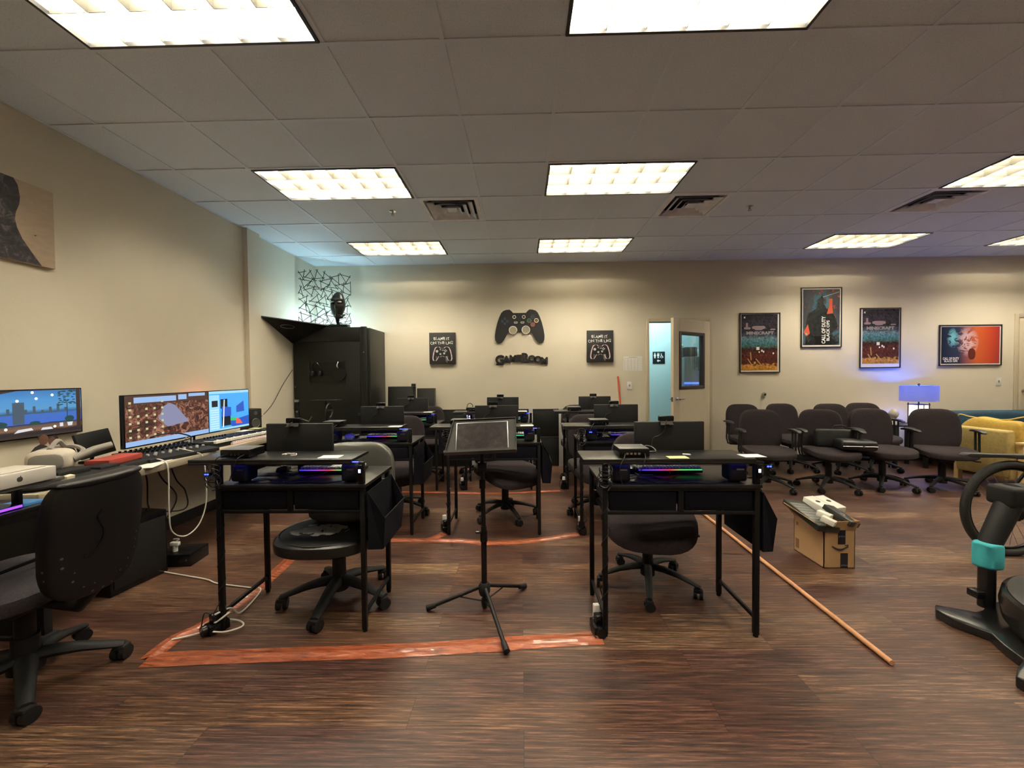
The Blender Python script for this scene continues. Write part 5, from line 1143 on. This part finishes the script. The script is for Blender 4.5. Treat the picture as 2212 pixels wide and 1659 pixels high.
# mixer
e = empty('audio_mixer', (-2.58, 2.92, .781), 'black audio mixer with rows of knobs and white faders on the counter', 'mixer', None, -.20)
b = B(); b.prism([(-.17, .0), (.17, 0), (.17, .025), (-.17, .055)], -.25, .25, 'xz', bev=.003); b.done('chassis', M_blackm, e)
MX = Mat((0, 0, .0385), ry=math.atan2(.03, .34))
b = B()
for i in range(14):
    for j in range(4): b.cyl((-.14 + .035 * j, -.22 + .033 * i, .003), .008, .014, 10, M=MX)
b.done('knob', M_blackg, e)
b = B()
for i in range(14): b.box(.03 + .02 * (i % 3), .05 + .02 * (i % 3), -.226 + .033 * i, -.214 + .033 * i, .003, .016, .002, 1, M=MX)
for j in range(3): b.box(-.15 + .03 * j, -.142 + .03 * j, .235, .243, .003, .05, M=MX)
b.done('fader', mat('ivory fader', (.5, .5, .46), .5), e)
b = B(); b.box(-2.44, -2.40, 2.95, 3.15, .781, .783); o = b.done('loose_paper', M_paper, None, 'white scrap of paper on the counter edge beside the mixer', 'paper', smooth=False)
b = B(); b.box(-.10, .10, -.16, .16, 0, .004, .001); o = b.done('paper_stack', M_paper, None, 'white sheets under the near corner of the mixer', 'paper', smooth=False); o.location = (-2.49, 2.64, .7805); o.rotation_euler = (0, 0, .35)
# piano keyboard
e = empty('piano_keyboard', (-2.53, 3.62, .781), 'black midi piano keyboard with white keys in front of the wide monitor', 'keyboard', None, PI / 2 - .10)
b = B(); b.box(-.48, .48, -.02, .16, 0, .055, .006); b.box(-.48, .48, -.10, -.02, 0, .035, .004); b.box(-.48, -.40, -.10, -.02, .035, .055, .004); b.done('case', M_blackm, e)
b = B()
for k in range(36): b.box(-.395 + .0241 * k, -.395 + .0241 * k + .0228, -.115, -.0, .036, .056, .0015, 1)
b.done('white_keys', mat('white keys', (.78, .76, .70), .3), e, smooth=False)
b = B()
for k in range(35):
    if k % 7 in (2, 6): continue
    b.box(-.377 + .0241 * k, -.364 + .0241 * k, -.07, -.0, .056, .066, .001, 1)
b.done('black_keys', M_blackg, e, smooth=False)
b = B()
for k in range(8): b.cyl((-.30 + .03 * k, .08, .055), .008, .014, 10)
for k in range(8):
    for j in range(2): b.box(-.02 + .03 * k, .003 + .03 * k, .04 + .035 * j, .063 + .035 * j, .055, .060, .002, 1)
b.done('control', M_blackg, e)
b = B(); b.box(-.05, .05, -.04, .04, 0, .0015); o = b.done('sticky_pad', M_yel, None, 'yellow note lying on the piano keyboard', 'sticky note', smooth=False); o.location = (-2.66, 4.02, .8378)
b = B(); b.box(-.05, .05, -.07, .07, 0, .0015); o = b.done('note_card', M_paper, None, 'white card lying on the piano keyboard', 'paper', smooth=False); o.location = (-2.65, 3.84, .8378)
e = empty('computer_keyboard', (-2.47, 3.62, .781), 'pink and white computer keyboard at the counter edge', 'keyboard', None, PI / 2 - .08)
for ch in (1,):
    b = B(); b.box(-.24, .22, -.06, .055, 0, .018, .004); b.done('case', mat('pink white plastic', (.72, .55, .52), .5), e)
    b = B()
    for r in range(5):
        for k in range(18): b.box(-.235 + .025 * k, -.214 + .025 * k, -.055 + .021 * r, -.038 + .021 * r, .018, .028, .002, 1)
    b.done('keys', mat('pale pink keys', (.75, .66, .62), .5), e, smooth=False)
e = empty('studio_speaker', (-2.86, 4.26, .781), 'black studio speaker at the far end of the counter', 'speaker', None, PI / 2 - .35)
b = B(); b.box(-.07, .07, -.06, .09, 0, .235, .008); b.done('cabinet', M_blackm, e)
b = B(); b.lathe([(.05, 0), (.046, .004), (.03, -.008), (.012, -.012), (.0, -.004)], 24, M=Mat((0, -.061, .085), rx=PI / 2)); b.lathe([(.02, 0), (.014, .003), (0, .0)], 18, M=Mat((0, -.061, .19), rx=PI / 2)); b.done('driver', mat('speaker cone', (.05, .05, .045), .4), e)
# near-left black desk with RGB keyboard and white computer box on its shelf
e = empty('computer_desk', (-2.17, 1.10, 0), 'black computer desk at the left edge with purple lit keyboard', 'desk', None, PI / 2)
# local: x -> world +Y, -y -> world +X (front)
b = B(); b.box(0, .75, 0, .42, .767, .785, .003); b.done('tabletop', M_desk, e)
b = B(); b.box(0, .66, -.14, .12, .905, .920, .003); b.done('monitor_shelf', mat('grey laminate', (.12, .12, .11), .4), e)
for x in (.02, .73):
    for y in (.33, .40):
        b = B(); b.box(x - .013, x + .013, y - .013, y + .013, 0, .767, .003); b.done('leg', M_black, e)
b = B(); b.box(.05, .70, .005, .02, .735, .766, .002); b.box(.03, .72, .02, .03, .53, .545, .002); b.done('rail', M_black, e)
b = B(); b.box(.30, .55, .10, .36, .55, .74, .01); b.done('under_drawer', M_bluetint, e)
for x in (.02, .63):
    b = B(); b.box(x - .01, x + .01, .03, .06, .785, .905, .002); b.done('shelf_post', M_black, e)
e = empty('led_keyboard', (-2.185, 1.33, .785), 'keyboard glowing purple and blue on the desk at the left edge', 'keyboard', None, PI / 2)
b = B(); b.box(0, .40, .01, .14, 0, .02, .003); b.done('case', M_blackg, e)
b = B(); b.box(0, .40, .006, .0098, .006, .016); b.done('light_strip', mat('purple led', (.1, .02, .2), .4, emit=(.36, .08, 1.0), es=1.0), e, smooth=False)
b = B(); b.box(.42, .50, .02, .13, 0, .012, .004); b.done('glow_pad', mat('blue glow pad', (.02, .06, .12), .4, emit=(.10, .35, .7), es=.2), e)
e = empty('white_box', (-1.985, 1.26, .921), 'white computer box with a small dark fruit emblem on the left desk shelf', 'box', None, PI / 2)
# world-sized: spans local x (world Y) and local y (world -X)
b = B(); b.box(-.16, .455, .03, .21, 0, .056, .004); b.done('carton', mat('white carton', (.66, .63, .58), .5), e)
b = B(); b.box(-.14, .435, .05, .19, .056, .061, .003); b.done('lid', mat('white carton top', (.60, .56, .48), .5), e)
b = B(); b.sq((.325, .0295, .028), .010, .0008, .010, .9, .9, 16, 8); b.box(.3265, .3285, .0285, .0295, .037, .042); b.done('emblem', mat('dark grey print', (.06, .055, .05), .5), e)
b = B(); b.box(-.012, .012, -.022, .022, 0, .075, .004); o = b.done('white_charger', mat('warm white block', (.72, .66, .52), .5), None, 'white charger block hanging at the end of the left desk shelf', 'charger'); o.location = (-2.06, 1.785, .842); o.rotation_euler = (0, .2, .2)
# under the counter
e = empty('computer_tower', (-2.60, 2.62, 0), 'black computer tower on the floor under the counter', 'computer', None, -.15)
b = B(); b.box(-.13, .10, -.19, .17, 0, .44, .012); b.done('case', M_blackg, e); b = B(); b.box(.10, .108, -.17, .15, .04, .40, .004); b.done('side_panel', M_blackm, e)
b = B(); b.torus((.06, -.192, .10), .022, .004, 'y', 22, 6); b.box(-.11, .09, -.194, -.19, .30, .305); b.done('badge_ring', mat('dull metal', (.15, .15, .15), .4, .6), e)
e = empty('media_box', (-2.50, 2.92, 0), 'flat black box on the floor beside the computer tower', 'computer', None, .1)
b = B(); b.box(-.12, .12, -.10, .10, 0, .09, .006); b.done('case', M_blackg, e); b = B(); b.box(.09, .095, -.104, -.10, .045, .055); b.done('button', M_alu, e)
e = empty('power_plug', (-2.52, 2.88, .092), 'white power plug standing on the flat black box', 'plug'); b = B(); b.cyl((0, 0, 0), .016, .04, 12); b.box(-.03, .03, -.015, .015, .04, .07, .006); b.done('plug', M_white, e); b = B(); b.curve([(.0, 0, .07), (.03, 0, .09), (-.02, .01, .085)], .004); b.done('tie', M_wcable, e)
b = B(); b.curve([(-2.50, 2.70, .80), (-2.41, 2.67, .80), (-2.37, 2.67, .74), (-2.38, 2.68, .45), (-2.40, 2.72, .30), (-2.41, 2.84, .22), (-2.40, 2.95, .26), (-2.38, 3.0, .40), (-2.375, 3.0, .60), (-2.38, 2.98, .76), (-2.41, 2.95, .80), (-2.50, 2.90, .84)], .0045); b.done('white_cable', M_wcable, None, 'white cable hanging in a long loop from the counter edge', 'cable')
b = B(); R_ = random.Random(13)
for k in range(6):
    y0 = 2.60 + k * .13; b.curve([(-2.9, y0, .74), (-2.85, y0 + .03, .60 - .04 * (k % 3)), (-2.75, y0 + .10 * R_.uniform(-1, 1), .42), (-2.7, y0 - .1 + .1 * R_.random(), .30), (-2.62, 2.65, .46 if k % 2 else .1)], .005)
b.done('hanging_wires', M_cable, None, 'black wires hanging down under the left counter', 'cables')
b = B(); b.curve([(-2.75, 2.95, .87), (-2.70, 2.90, .92), (-2.65, 3.05, .93), (-2.60, 3.15, .88), (-2.62, 3.0, .86)], .005); b.done('loose_wires', M_cable, None, 'loop of black wire lying on the mixer', 'cables')
b = B(); b.curve([(-2.95, 2.5, .80), (-2.98, 2.52, .88), (-2.92, 2.58, .90), (-2.95, 2.62, .82)], .005); b.done('loose_wires', M_cable, None, 'loops of black wire beside the tilted dark screen', 'cables')

# ------------------------------------------------------------------ right side: sofa, lamp, armchair
M_sofa = mat('teal blue velvet', (.010, .05, .085), .8, bump=.4, bscale=300, var=.2, vscale=12)
e = empty('sofa', (7.05, 5.72, 0), 'long teal blue tufted sofa against the back wall', 'sofa')
b = B(); b.box(-1.18, 1.18, .20, .45, .30, .765, .05, 4); b.done('backrest', M_sofa, e)
b = B(); b.box(-1.15, 1.15, -.38, .25, .16, .43, .05, 4); b.done('seat', M_sofa, e)
for s_ in (-1, 1):
    b = B(); b.box(s_ * 1.18 - .09, s_ * 1.18 + .09, -.38, .44, .14, .58, .04, 4); b.done('arm', M_sofa, e)
    for y in (-.3, .38):
        b = B(); b.cyl((s_ * 1.05, y, 0), .02, .16, 10, r2=.03); b.done('leg', M_blackm, e)
b = B()
for k in range(8):
    for j in range(2): b.sq((-1.0 + .28 * k, .197, .52 + .13 * j), .012, .006, .012, 1, 1, 10, 6)
b.done('tufting_button', M_sofa, e)
e = empty('side_table', (5.36, 5.90, 0), 'small dark side table between the rear chairs and the sofa', 'table')
b = B(); b.box(-.20, .28, -.17, .17, .58, .60, .004); b.done('top', M_blackm, e)
for x in (-.17, .25):
    for y in (-.14, .14):
        b = B(); b.box(x - .02, x + .02, y - .02, y + .02, 0, .58, .003); b.done('leg', M_blackm, e)
M_shade = bpy.data.materials.new('blue lit lamp shade'); M_shade.use_nodes = True; nt = M_shade.node_tree; bs = nt.nodes['Principled BSDF']
bs.inputs['Base Color'].default_value = (.55, .55, .6, 1); bs.inputs['Roughness'].default_value = .9
trn = nt.nodes.new('ShaderNodeBsdfTranslucent'); trn.inputs[0].default_value = (.75, .78, .85, 1); mx = nt.nodes.new('ShaderNodeMixShader'); mx.inputs[0].default_value = .55
vv = mapping(nt, (60, 60, 300)); nn_ = tex_noise(nt, 1, 3, vv); rp = ramp(nt, [(.35, (.05, .05, .07)), (.6, (.10, .10, .12))]); nt.links.new(nn_.outputs['Fac'], rp.inputs[0]); nt.links.new(rp.outputs[0], trn.inputs[0])
nt.links.new(bs.outputs[0], mx.inputs[1]); nt.links.new(trn.outputs[0], mx.inputs[2]); nt.links.new(mx.outputs[0], nt.nodes['Material Output'].inputs[0])
e = empty('table_lamp', (5.60, 5.86, .601), 'table lamp with blue glowing drum shade and lit lantern base', 'lamp')
b = B(); b.tube([(.205 * math.cos(0), 0, 0)] * 2, .001, 3) if False else None
n_ = 40; ring0 = [b.bm.verts.new((.203 * math.cos(2*PI*k/n_), .203 * math.sin(2*PI*k/n_), .325)) for k in range(n_)]; ring1 = [b.bm.verts.new((.203 * math.cos(2*PI*k/n_), .203 * math.sin(2*PI*k/n_), .54)) for k in range(n_)]
for k in range(n_): b.bm.faces.new((ring0[k], ring0[(k+1) % n_], ring1[(k+1) % n_], ring1[k]))
b.done('shade', M_shade, e)
b = B(); b.cyl((0, 0, .28), .008, .27, 10); b.sq((0, 0, .56), .016, .016, .012, 1, 1); 
for k in range(3): b.tube([(0, 0, .535), (.2 * math.cos(k * 2.1), .2 * math.sin(k * 2.1), .535)], .002, 5)
b.done('stem', M_blackm, e)
b = B(); b.sq((0, 0, .475), .035, .035, .04, 1, 1); b.done('bulb', mat('blue bulb', (.1, .2, 1), .5, emit=(.02, .13, 1.0), es=210), e)
b = B(); b.box(-.07, .07, -.07, .07, 0, .02, .003); b.box(-.085, .085, -.085, .085, .27, .282, .003)
for sx_ in (-.075, .075):
    for sy_ in (-.075, .075): b.box(sx_ - .005, sx_ + .005, sy_ - .005, sy_ + .005, 0, .30)
b.box(-.004, .004, -.080, -.072, .02, .27); b.done('lantern_frame', M_blackm, e)
b = B(); b.box(-.070, .070, -.070, .070, .02, .268, .003); b.done('lantern_glow', mat('warm lantern glow', (.8, .7, .5), .5, emit=(1.0, .80, .62), es=3.2), e)
e = empty('white_figurine', (5.25, 5.85, .601), 'small white head figurine on the side table left of the lamp', 'figurine')
b = B(); b.sq((0, 0, .15), .055, .06, .075, 1, 1, 24, 16, lambda p: Vector((p.x * (1 - .3 * max(0, -p.z / .075)), p.y, p.z))); b.tube([(0, 0, 0), (0, 0, .09)], [.045, .028], 16); b.done('head', mat('plaster white', (.6, .56, .5), .7), e)
# yellow armchair
M_yp = mat('bright mustard linen', (.52, .35, .07), .9, bump=.5, bscale=300, var=.12, vscale=40); M_yf = mat('mustard linen', (.40, .30, .105), .9, bump=.5, bscale=300, var=.12, vscale=40); M_bw = mat('blond wood', (.62, .44, .20), .5, var=.08, vscale=20)
e = empty('lounge_armchair', (5.74, 4.87, 0), 'blond wooden lounge armchair with mustard cushions beside the sofa', 'armchair', None, 1.64)
# local: faces -y ; rz turns it toward +X
b = B(); b.box(-.27, .27, .24, .34, .18, .72, .02, 3, M=Mat((0, .02, 0), rx=-.12)); b.done('back_cushion', M_yf, e)
b = B(); b.box(-.27, .27, -.28, .26, .30, .42, .03, 3); b.done('seat_cushion', M_yf, e)
for s_ in (-1, 1):
    b = B(); b.box(s_ * .31 - .03, s_ * .31 + .03, -.34, .36, .535, .56, .006); b.done('armrest', M_bw, e)
    for y in (-.30, .30):
        b = B(); b.box(s_ * .31 - .025, s_ * .31 + .025, y - .03, y + .03, 0, .54, .005); b.done('leg', M_bw, e)
b = B(); b.box(-.31, .31, -.32, -.28, .24, .29, .004); b.box(-.31, .31, .28, .32, .24, .29, .004); b.done('frame_rail', M_bw, e)
b = B()
def pilf(p):
    q = p.copy(); q.x += .02 * math.sin(p.z * 20); q.z += .015 * math.sin(p.x * 14); return q
b.sq((0, 0, 0), .30, .075, .24, .5, .35, 36, 16, pilf); o = b.done('cushion', M_yp, None, 'mustard yellow pillow with fringed edge behind the armchair back', 'pillow'); o.location = (5.56, 4.90, .545); o.rotation_euler = (-.12, 0.04, 1.64)
b = B(); b.curve([(-.31, 0, -.22), (-.32, .01, 0), (-.34, -.01, .26), (-.15, .01, .235), (.05, -.01, .225), (.2, .01, .25), (.345, 0, .255), (.32, .01, 0), (.31, 0, -.22)], .008, 6, 8); b.done('fringe', mat('mustard fringe', (.62, .42, .12), .9), o)
# black case on the chair
e = empty('equipment_case', (3.66, 4.68, .48), 'black padded case with handle lying on the chair seat', 'case', None, -.25)
b = B(); b.box(-.24, .22, .08, .17, .0, .22, .03, 3, M=Mat(rx=-.15)); b.done('upright_bag', M_blackm, e)
b = B(); b.box(-.10, .24, -.17, .07, 0, .11, .03, 3); b.done('body', M_leath, e)
b = B(); b.curve([(-.08, .1, .215), (-.05, .1, .245), (.03, .1, .245), (.06, .1, .215)], .008); b.done('handle', M_blackm, e)
b = B(); b.box(.09, .11, -.176, -.17, .04, .06, .002); b.tube([(-.09, -.172, .05), (.23, -.172, .055)], .003, 6); b.done('zipper', M_alu, e)
# ------------------------------------------------------------------ cardboard box with packages
M_card = mat('cardboard', (.40, .24, .115), .8, bump=.15, bscale=80, var=.05, vscale=9)
M_cardin = mat('cardboard inside', (.30, .185, .095), .85)
e = empty('cardboard_box', (2.17, 2.97, 0), 'open cardboard box on the floor with black tape and curved arrow smile', 'box')
X0, X1, Y0, Y1, H = -.10, .11, -.15, .155, .265
b = B()
b.box(X0, X1, Y0, Y0 + .005, 0, H); b.box(X0, X1, Y1 - .005, Y1, 0, H); b.box(X0, X0 + .005, Y0, Y1, 0, H); b.box(X1 - .005, X1, Y0, Y1, 0, H); b.box(X0, X1, Y0, Y1, 0, .005); b.done('walls', M_card, e, smooth=False)
def flap(pts, lab='flap'):
    b = B(); t = bmesh.new(); vs_ = [Vector(p) for p in pts]; nrm = (vs_[1] - vs_[0]).cross(vs_[2] - vs_[0]).normalized() * .002
    a_ = [t.verts.new(p - nrm) for p in vs_]; c_ = [t.verts.new(p + nrm) for p in vs_]; t.faces.new(a_); t.faces.new(c_[::-1])
    for i in range(4): t.faces.new((a_[i], c_[i], c_[(i+1) % 4], a_[(i+1) % 4]))
    b.merge(t); return b.done(lab, M_card, e, smooth=False)
flap([(X0, Y0, H), (X1, Y0, H), (X1 + .02, Y0 - .015, H + .068), (X0 + .01, Y0 - .015, H + .06)])
flap([(X0, Y0, H), (X0, Y1, H), (X0 - .08, Y1 + .0, H + .095), (X0 - .06, Y0 - .0, H + .05)])
flap([(X1, Y0, H), (X1, Y1, H), (X1 + .015, Y1, H + .07), (X1 + .02, Y0, H + .065)])
flap([(X0, Y1, H), (X1, Y1, H), (X1, Y1 + .05, H + .08), (X0, Y1 + .05, H + .08)])
b = B(); b.box(-.005, .045, Y0 - .0012, Y0, .165, H); b.done('tape', mat('black printed tape', (.012, .014, .02), .3), e, smooth=False)
b = B(); b.box(.012, .062, Y0 - .0012, Y0, 0, .105); b.done('tape', MATS['black printed tape'], e, smooth=False)
b = B(); b.merge(text_geo('prime', .018, .0004, .0002), Mat((.02, Y0 - .0018, .222), rx=FACE)); b.merge(text_geo('prime', .018, .0004, .0002), Mat((.037, Y0 - .0018, .022), rx=FACE)); b.done('tape_print', mat('dim blue print', (.10, .13, .2), .5), e, smooth=False)
b = B(); pts_ = [(-.045 + .105 * t / 12, Y0 - .0016, .155 - .026 * math.sin(PI * min(1, t / 12 * .92)) - .003 + .008 * t / 12) for t in range(13)]; b.tube(pts_, [.0012 + .0042 * math.sin(PI * t / 12) + .0012 for t in range(13)], 6); b.tube([(.040, Y0 - .0016, .158), (.062, Y0 - .0016, .162), (.060, Y0 - .0016, .142)], .003, 6); b.done('curved_arrow', M_ink, e)
b = B(); b.box(X0 - .0012, X0, .10, .135, .03, .10); b.box(X0 - .0012, X0, .11, .13, .20, .225); b.done('barcode', mat('brown print', (.18, .09, .04), .7), e, smooth=False)
b = B(); b.box(-.075, .075, -.19, .19, -.02, .02, .003, M=Mat((2.09, 2.99, .31), rx=.20, rz=.03, ry=.12)); o = b.done('black_package', mat('black printed carton', (.02, .024, .018), .35), None, 'large black package with printed grey lines sticking out of the cardboard box', 'package')
b = B()
for k in range(8):
    for j in range(4): b.box(-.065 + .0, .05, -.175 + .04 * k + .008 * j, -.172 + .04 * k + .008 * j, .0202, .0208, M=Mat((2.09, 2.99, .31), rx=.20, rz=.03, ry=.12))
b.done('printed_lines', mat('grey print lines', (.35, .35, .33), .5), o, smooth=False)
def small_pack(name, label, loc, dims, rot, m, mark=None):
    a, c, h = dims; b = B(); b.box(-a, a, -c, c, -h, h, .002); o = b.done(name, m, None, label, 'package'); o.location = loc; o.rotation_euler = rot
    if mark:
        b = B(); mark(b, h); b.done('mark', M_ink if m is not MATS['black printed carton'] else M_paper, o, smooth=False)
    return o
Wc = mat('white carton print', (.72, .70, .62), .5)
small_pack('white_camera_package', 'white package with round lens picture, left of the pair on top of the box', (2.225, 3.09, .345), (.045, .09, .03), (.22, .0, .25), Wc, lambda b, h: b.cyl((0, .01, h), .016, .0006, 16))
small_pack('white_camera_package', 'white package with round lens picture, right of the pair on top of the box', (2.315, 3.105, .345), (.045, .09, .03), (.22, .0, .25), Wc, lambda b, h: b.cyl((0, .01, h), .016, .0006, 16))
small_pack('black_package', 'smaller plain black package leaning at the right inside the cardboard box', (2.245, 2.90, .335), (.05, .10, .018), (.35, .25, .35), MATS['black printed carton'], lambda b, h: (b.box(-.02, .03, .0, .002, h, h + .0005), b.box(-.006, .006, -.02, -.01, h, h + .0005)))
small_pack('white_carton', 'small white carton at the front left corner of the cardboard box', (2.085, 2.80, .335), (.028, .04, .018), (.3, .1, .7), Wc)
small_pack('white_carton', 'small white carton on top of the black package, behind the front one', (2.11, 2.87, .352), (.030, .04, .018), (.2, .1, .6), Wc)
# ------------------------------------------------------------------ VR treadmill and bicycle at the right edge
e = empty('vr_treadmill', (2.84, 1.75, 0), 'black round treadmill platform with star base and bent arm at the right edge', 'treadmill')
M_tread = mat('black treadmill shell', (.010, .010, .010), .22)
poly = []
for k in range(72):
    a = 2 * PI * k / 72; r_ = .60
    for d0, ext in ((2.42, .17), (3.18, .15), (4.0, .15), (4.9, .15), (5.7, .15), (.2, .15), (1.2, .15)):
        dd_ = abs((a - d0 + PI) % (2 * PI) - PI)
        if dd_ < .16: r_ = max(r_, .60 + ext * min(1, (0.16 - dd_) / .07))
    poly.append((r_ * math.cos(a), r_ * math.sin(a)))
b = B(); b.prism(poly, 0, .05, 'xy', bev=.008); b.done('star_base', M_tread, e)
b = B(); b.lathe([(.0, .05), (.50, .05), (.535, .10), (.545, .17), (.535, .225), (.52, .235), (0, .17)], 72); b.done('bowl', M_tread, e)
b = B(); b.lathe([(.0, .172), (.30, .185), (.515, .237)], 72); b.done('treading_surface', mat('grey ribbed surface', (.03, .03, .03), .4, bump=.8, bscale=60), e)
b = B(); b.tube([(-.27, .54, .04), (-.27, .54, .28)], .036, 18); b.box(-.36, -.31, .50, .56, .10, .14, .006); b.done('column', M_tread, e)
b = B(); b.tube([(-.265, .54, .30), (-.23, .56, .40), (-.13, .58, .56), (-.05, .60, .68)], [.042, .05, .055, .055], 18); b.done('arm', M_blackm, e)
b = B(); b.box(-.16, .20, .52, .66, .59, .70, .02, 3); b.done('hinge_block', M_blackm, e)
b = B()
def clothf(p):
    q = p.copy(); nn2 = noise.noise(p * 22) * .014; q.x += nn2; q.y += nn2; return q
b.sq((-.255, .55, .325), .060, .055, .072, .25, .8, 28, 12, clothf); o = b.done('blue_cloth', mat('turquoise cloth', (.05, .42, .47), .8, var=.1, vscale=20), None, 'turquoise cloth wrapped around the treadmill column', 'cloth'); o.location = (2.84, 1.75, 0)
M_tyre = mat('tyre rubber', (.012, .012, .011), .7, bump=.8, bscale=120)
e = empty('bicycle', (3.545, 3.02, 0), 'bicycle with knobbly tyre standing behind the treadmill, mostly out of frame', 'bicycle')
b = B(); b.torus((0, 0, .345), .322, .027, 'y', 72, 12); wh = b.done('rear_tyre', M_tyre, e)
b = B(); b.torus((0, 0, .345), .290, .010, 'y', 72, 8); b.done('rim', M_blackg, wh)
b = B(); b.cyl((0, -.04, .345), .022, .08, 16, 'y')
for k in range(28):
    a = 2 * PI * k / 28; a2 = a + (.75 if k % 2 else -.75); sy_ = .03 if (k // 2) % 2 else -.03
    b.tube([(.02 * math.cos(a2), sy_, .345 + .02 * math.sin(a2)), (.285 * math.cos(a), 0, .345 + .285 * math.sin(a))], .0013, 4, caps=False)
b.done('spokes', M_alu, wh)
b = B()
for k in range(7):
    r_ = .028 + .009 * k; t_ = [((r_ + (.003 if i % 2 else -.002)) * math.cos(2*PI*i/44), .345 + (r_ + (.003 if i % 2 else -.002)) * math.sin(2*PI*i/44)) for i in range(44)]
    b.prism(t_, -.065 + .004 * k, -.063 + .004 * k)
b.done('cassette', M_blackm, wh)
b = B(); b.tube([(0, -.07, .345), (.42, -.04, .30)], .012, 8); b.tube([(0, .07, .345), (.42, .04, .30)], .012, 8); b.tube([(0, -.07, .345), (.33, -.02, .86)], .010, 8); b.tube([(0, .07, .345), (.33, .02, .86)], .010, 8); b.tube([(.42, 0, .30), (.30, 0, .95)], .018, 10); b.tube([(.42, 0, .30), (.95, 0, .80)], .022, 10); b.tube([(.33, 0, .86), (.93, 0, .88)], .018, 10); b.tube([(.92, 0, .78), (.88, 0, 1.0)], .018, 10); b.tube([(.94, 0, .78), (1.10, 0, .345)], .014, 10); b.done('frame', M_blackm, e)
b = B(); b.torus((1.10, 0, .345), .322, .027, 'y', 60, 10); b.done('front_tyre', M_tyre, e)
b = B(); b.sq((.28, 0, .98), .13, .06, .03, .8, .7); b.done('saddle', M_leath, e)
b = B(); b.tube([(.84, -.30, 1.03), (.86, 0, 1.02), (.84, .30, 1.03)], .012, 8); b.done('handlebar', M_blackm, e)
b = B(); b.prism([(-.345, .735), (-.32, .752), (-.05, .742), (.20, .735), (.36, .71), (.36, .685), (.15, .70), (-.1, .720), (-.30, .722)], -.03, .03, 'xz', bev=.004); b.tube([(.3, 0, .70), (.315, 0, .76)], .01, 6); b.done('mudguard', mat('grey black plastic', (.03, .03, .03), .4), e)
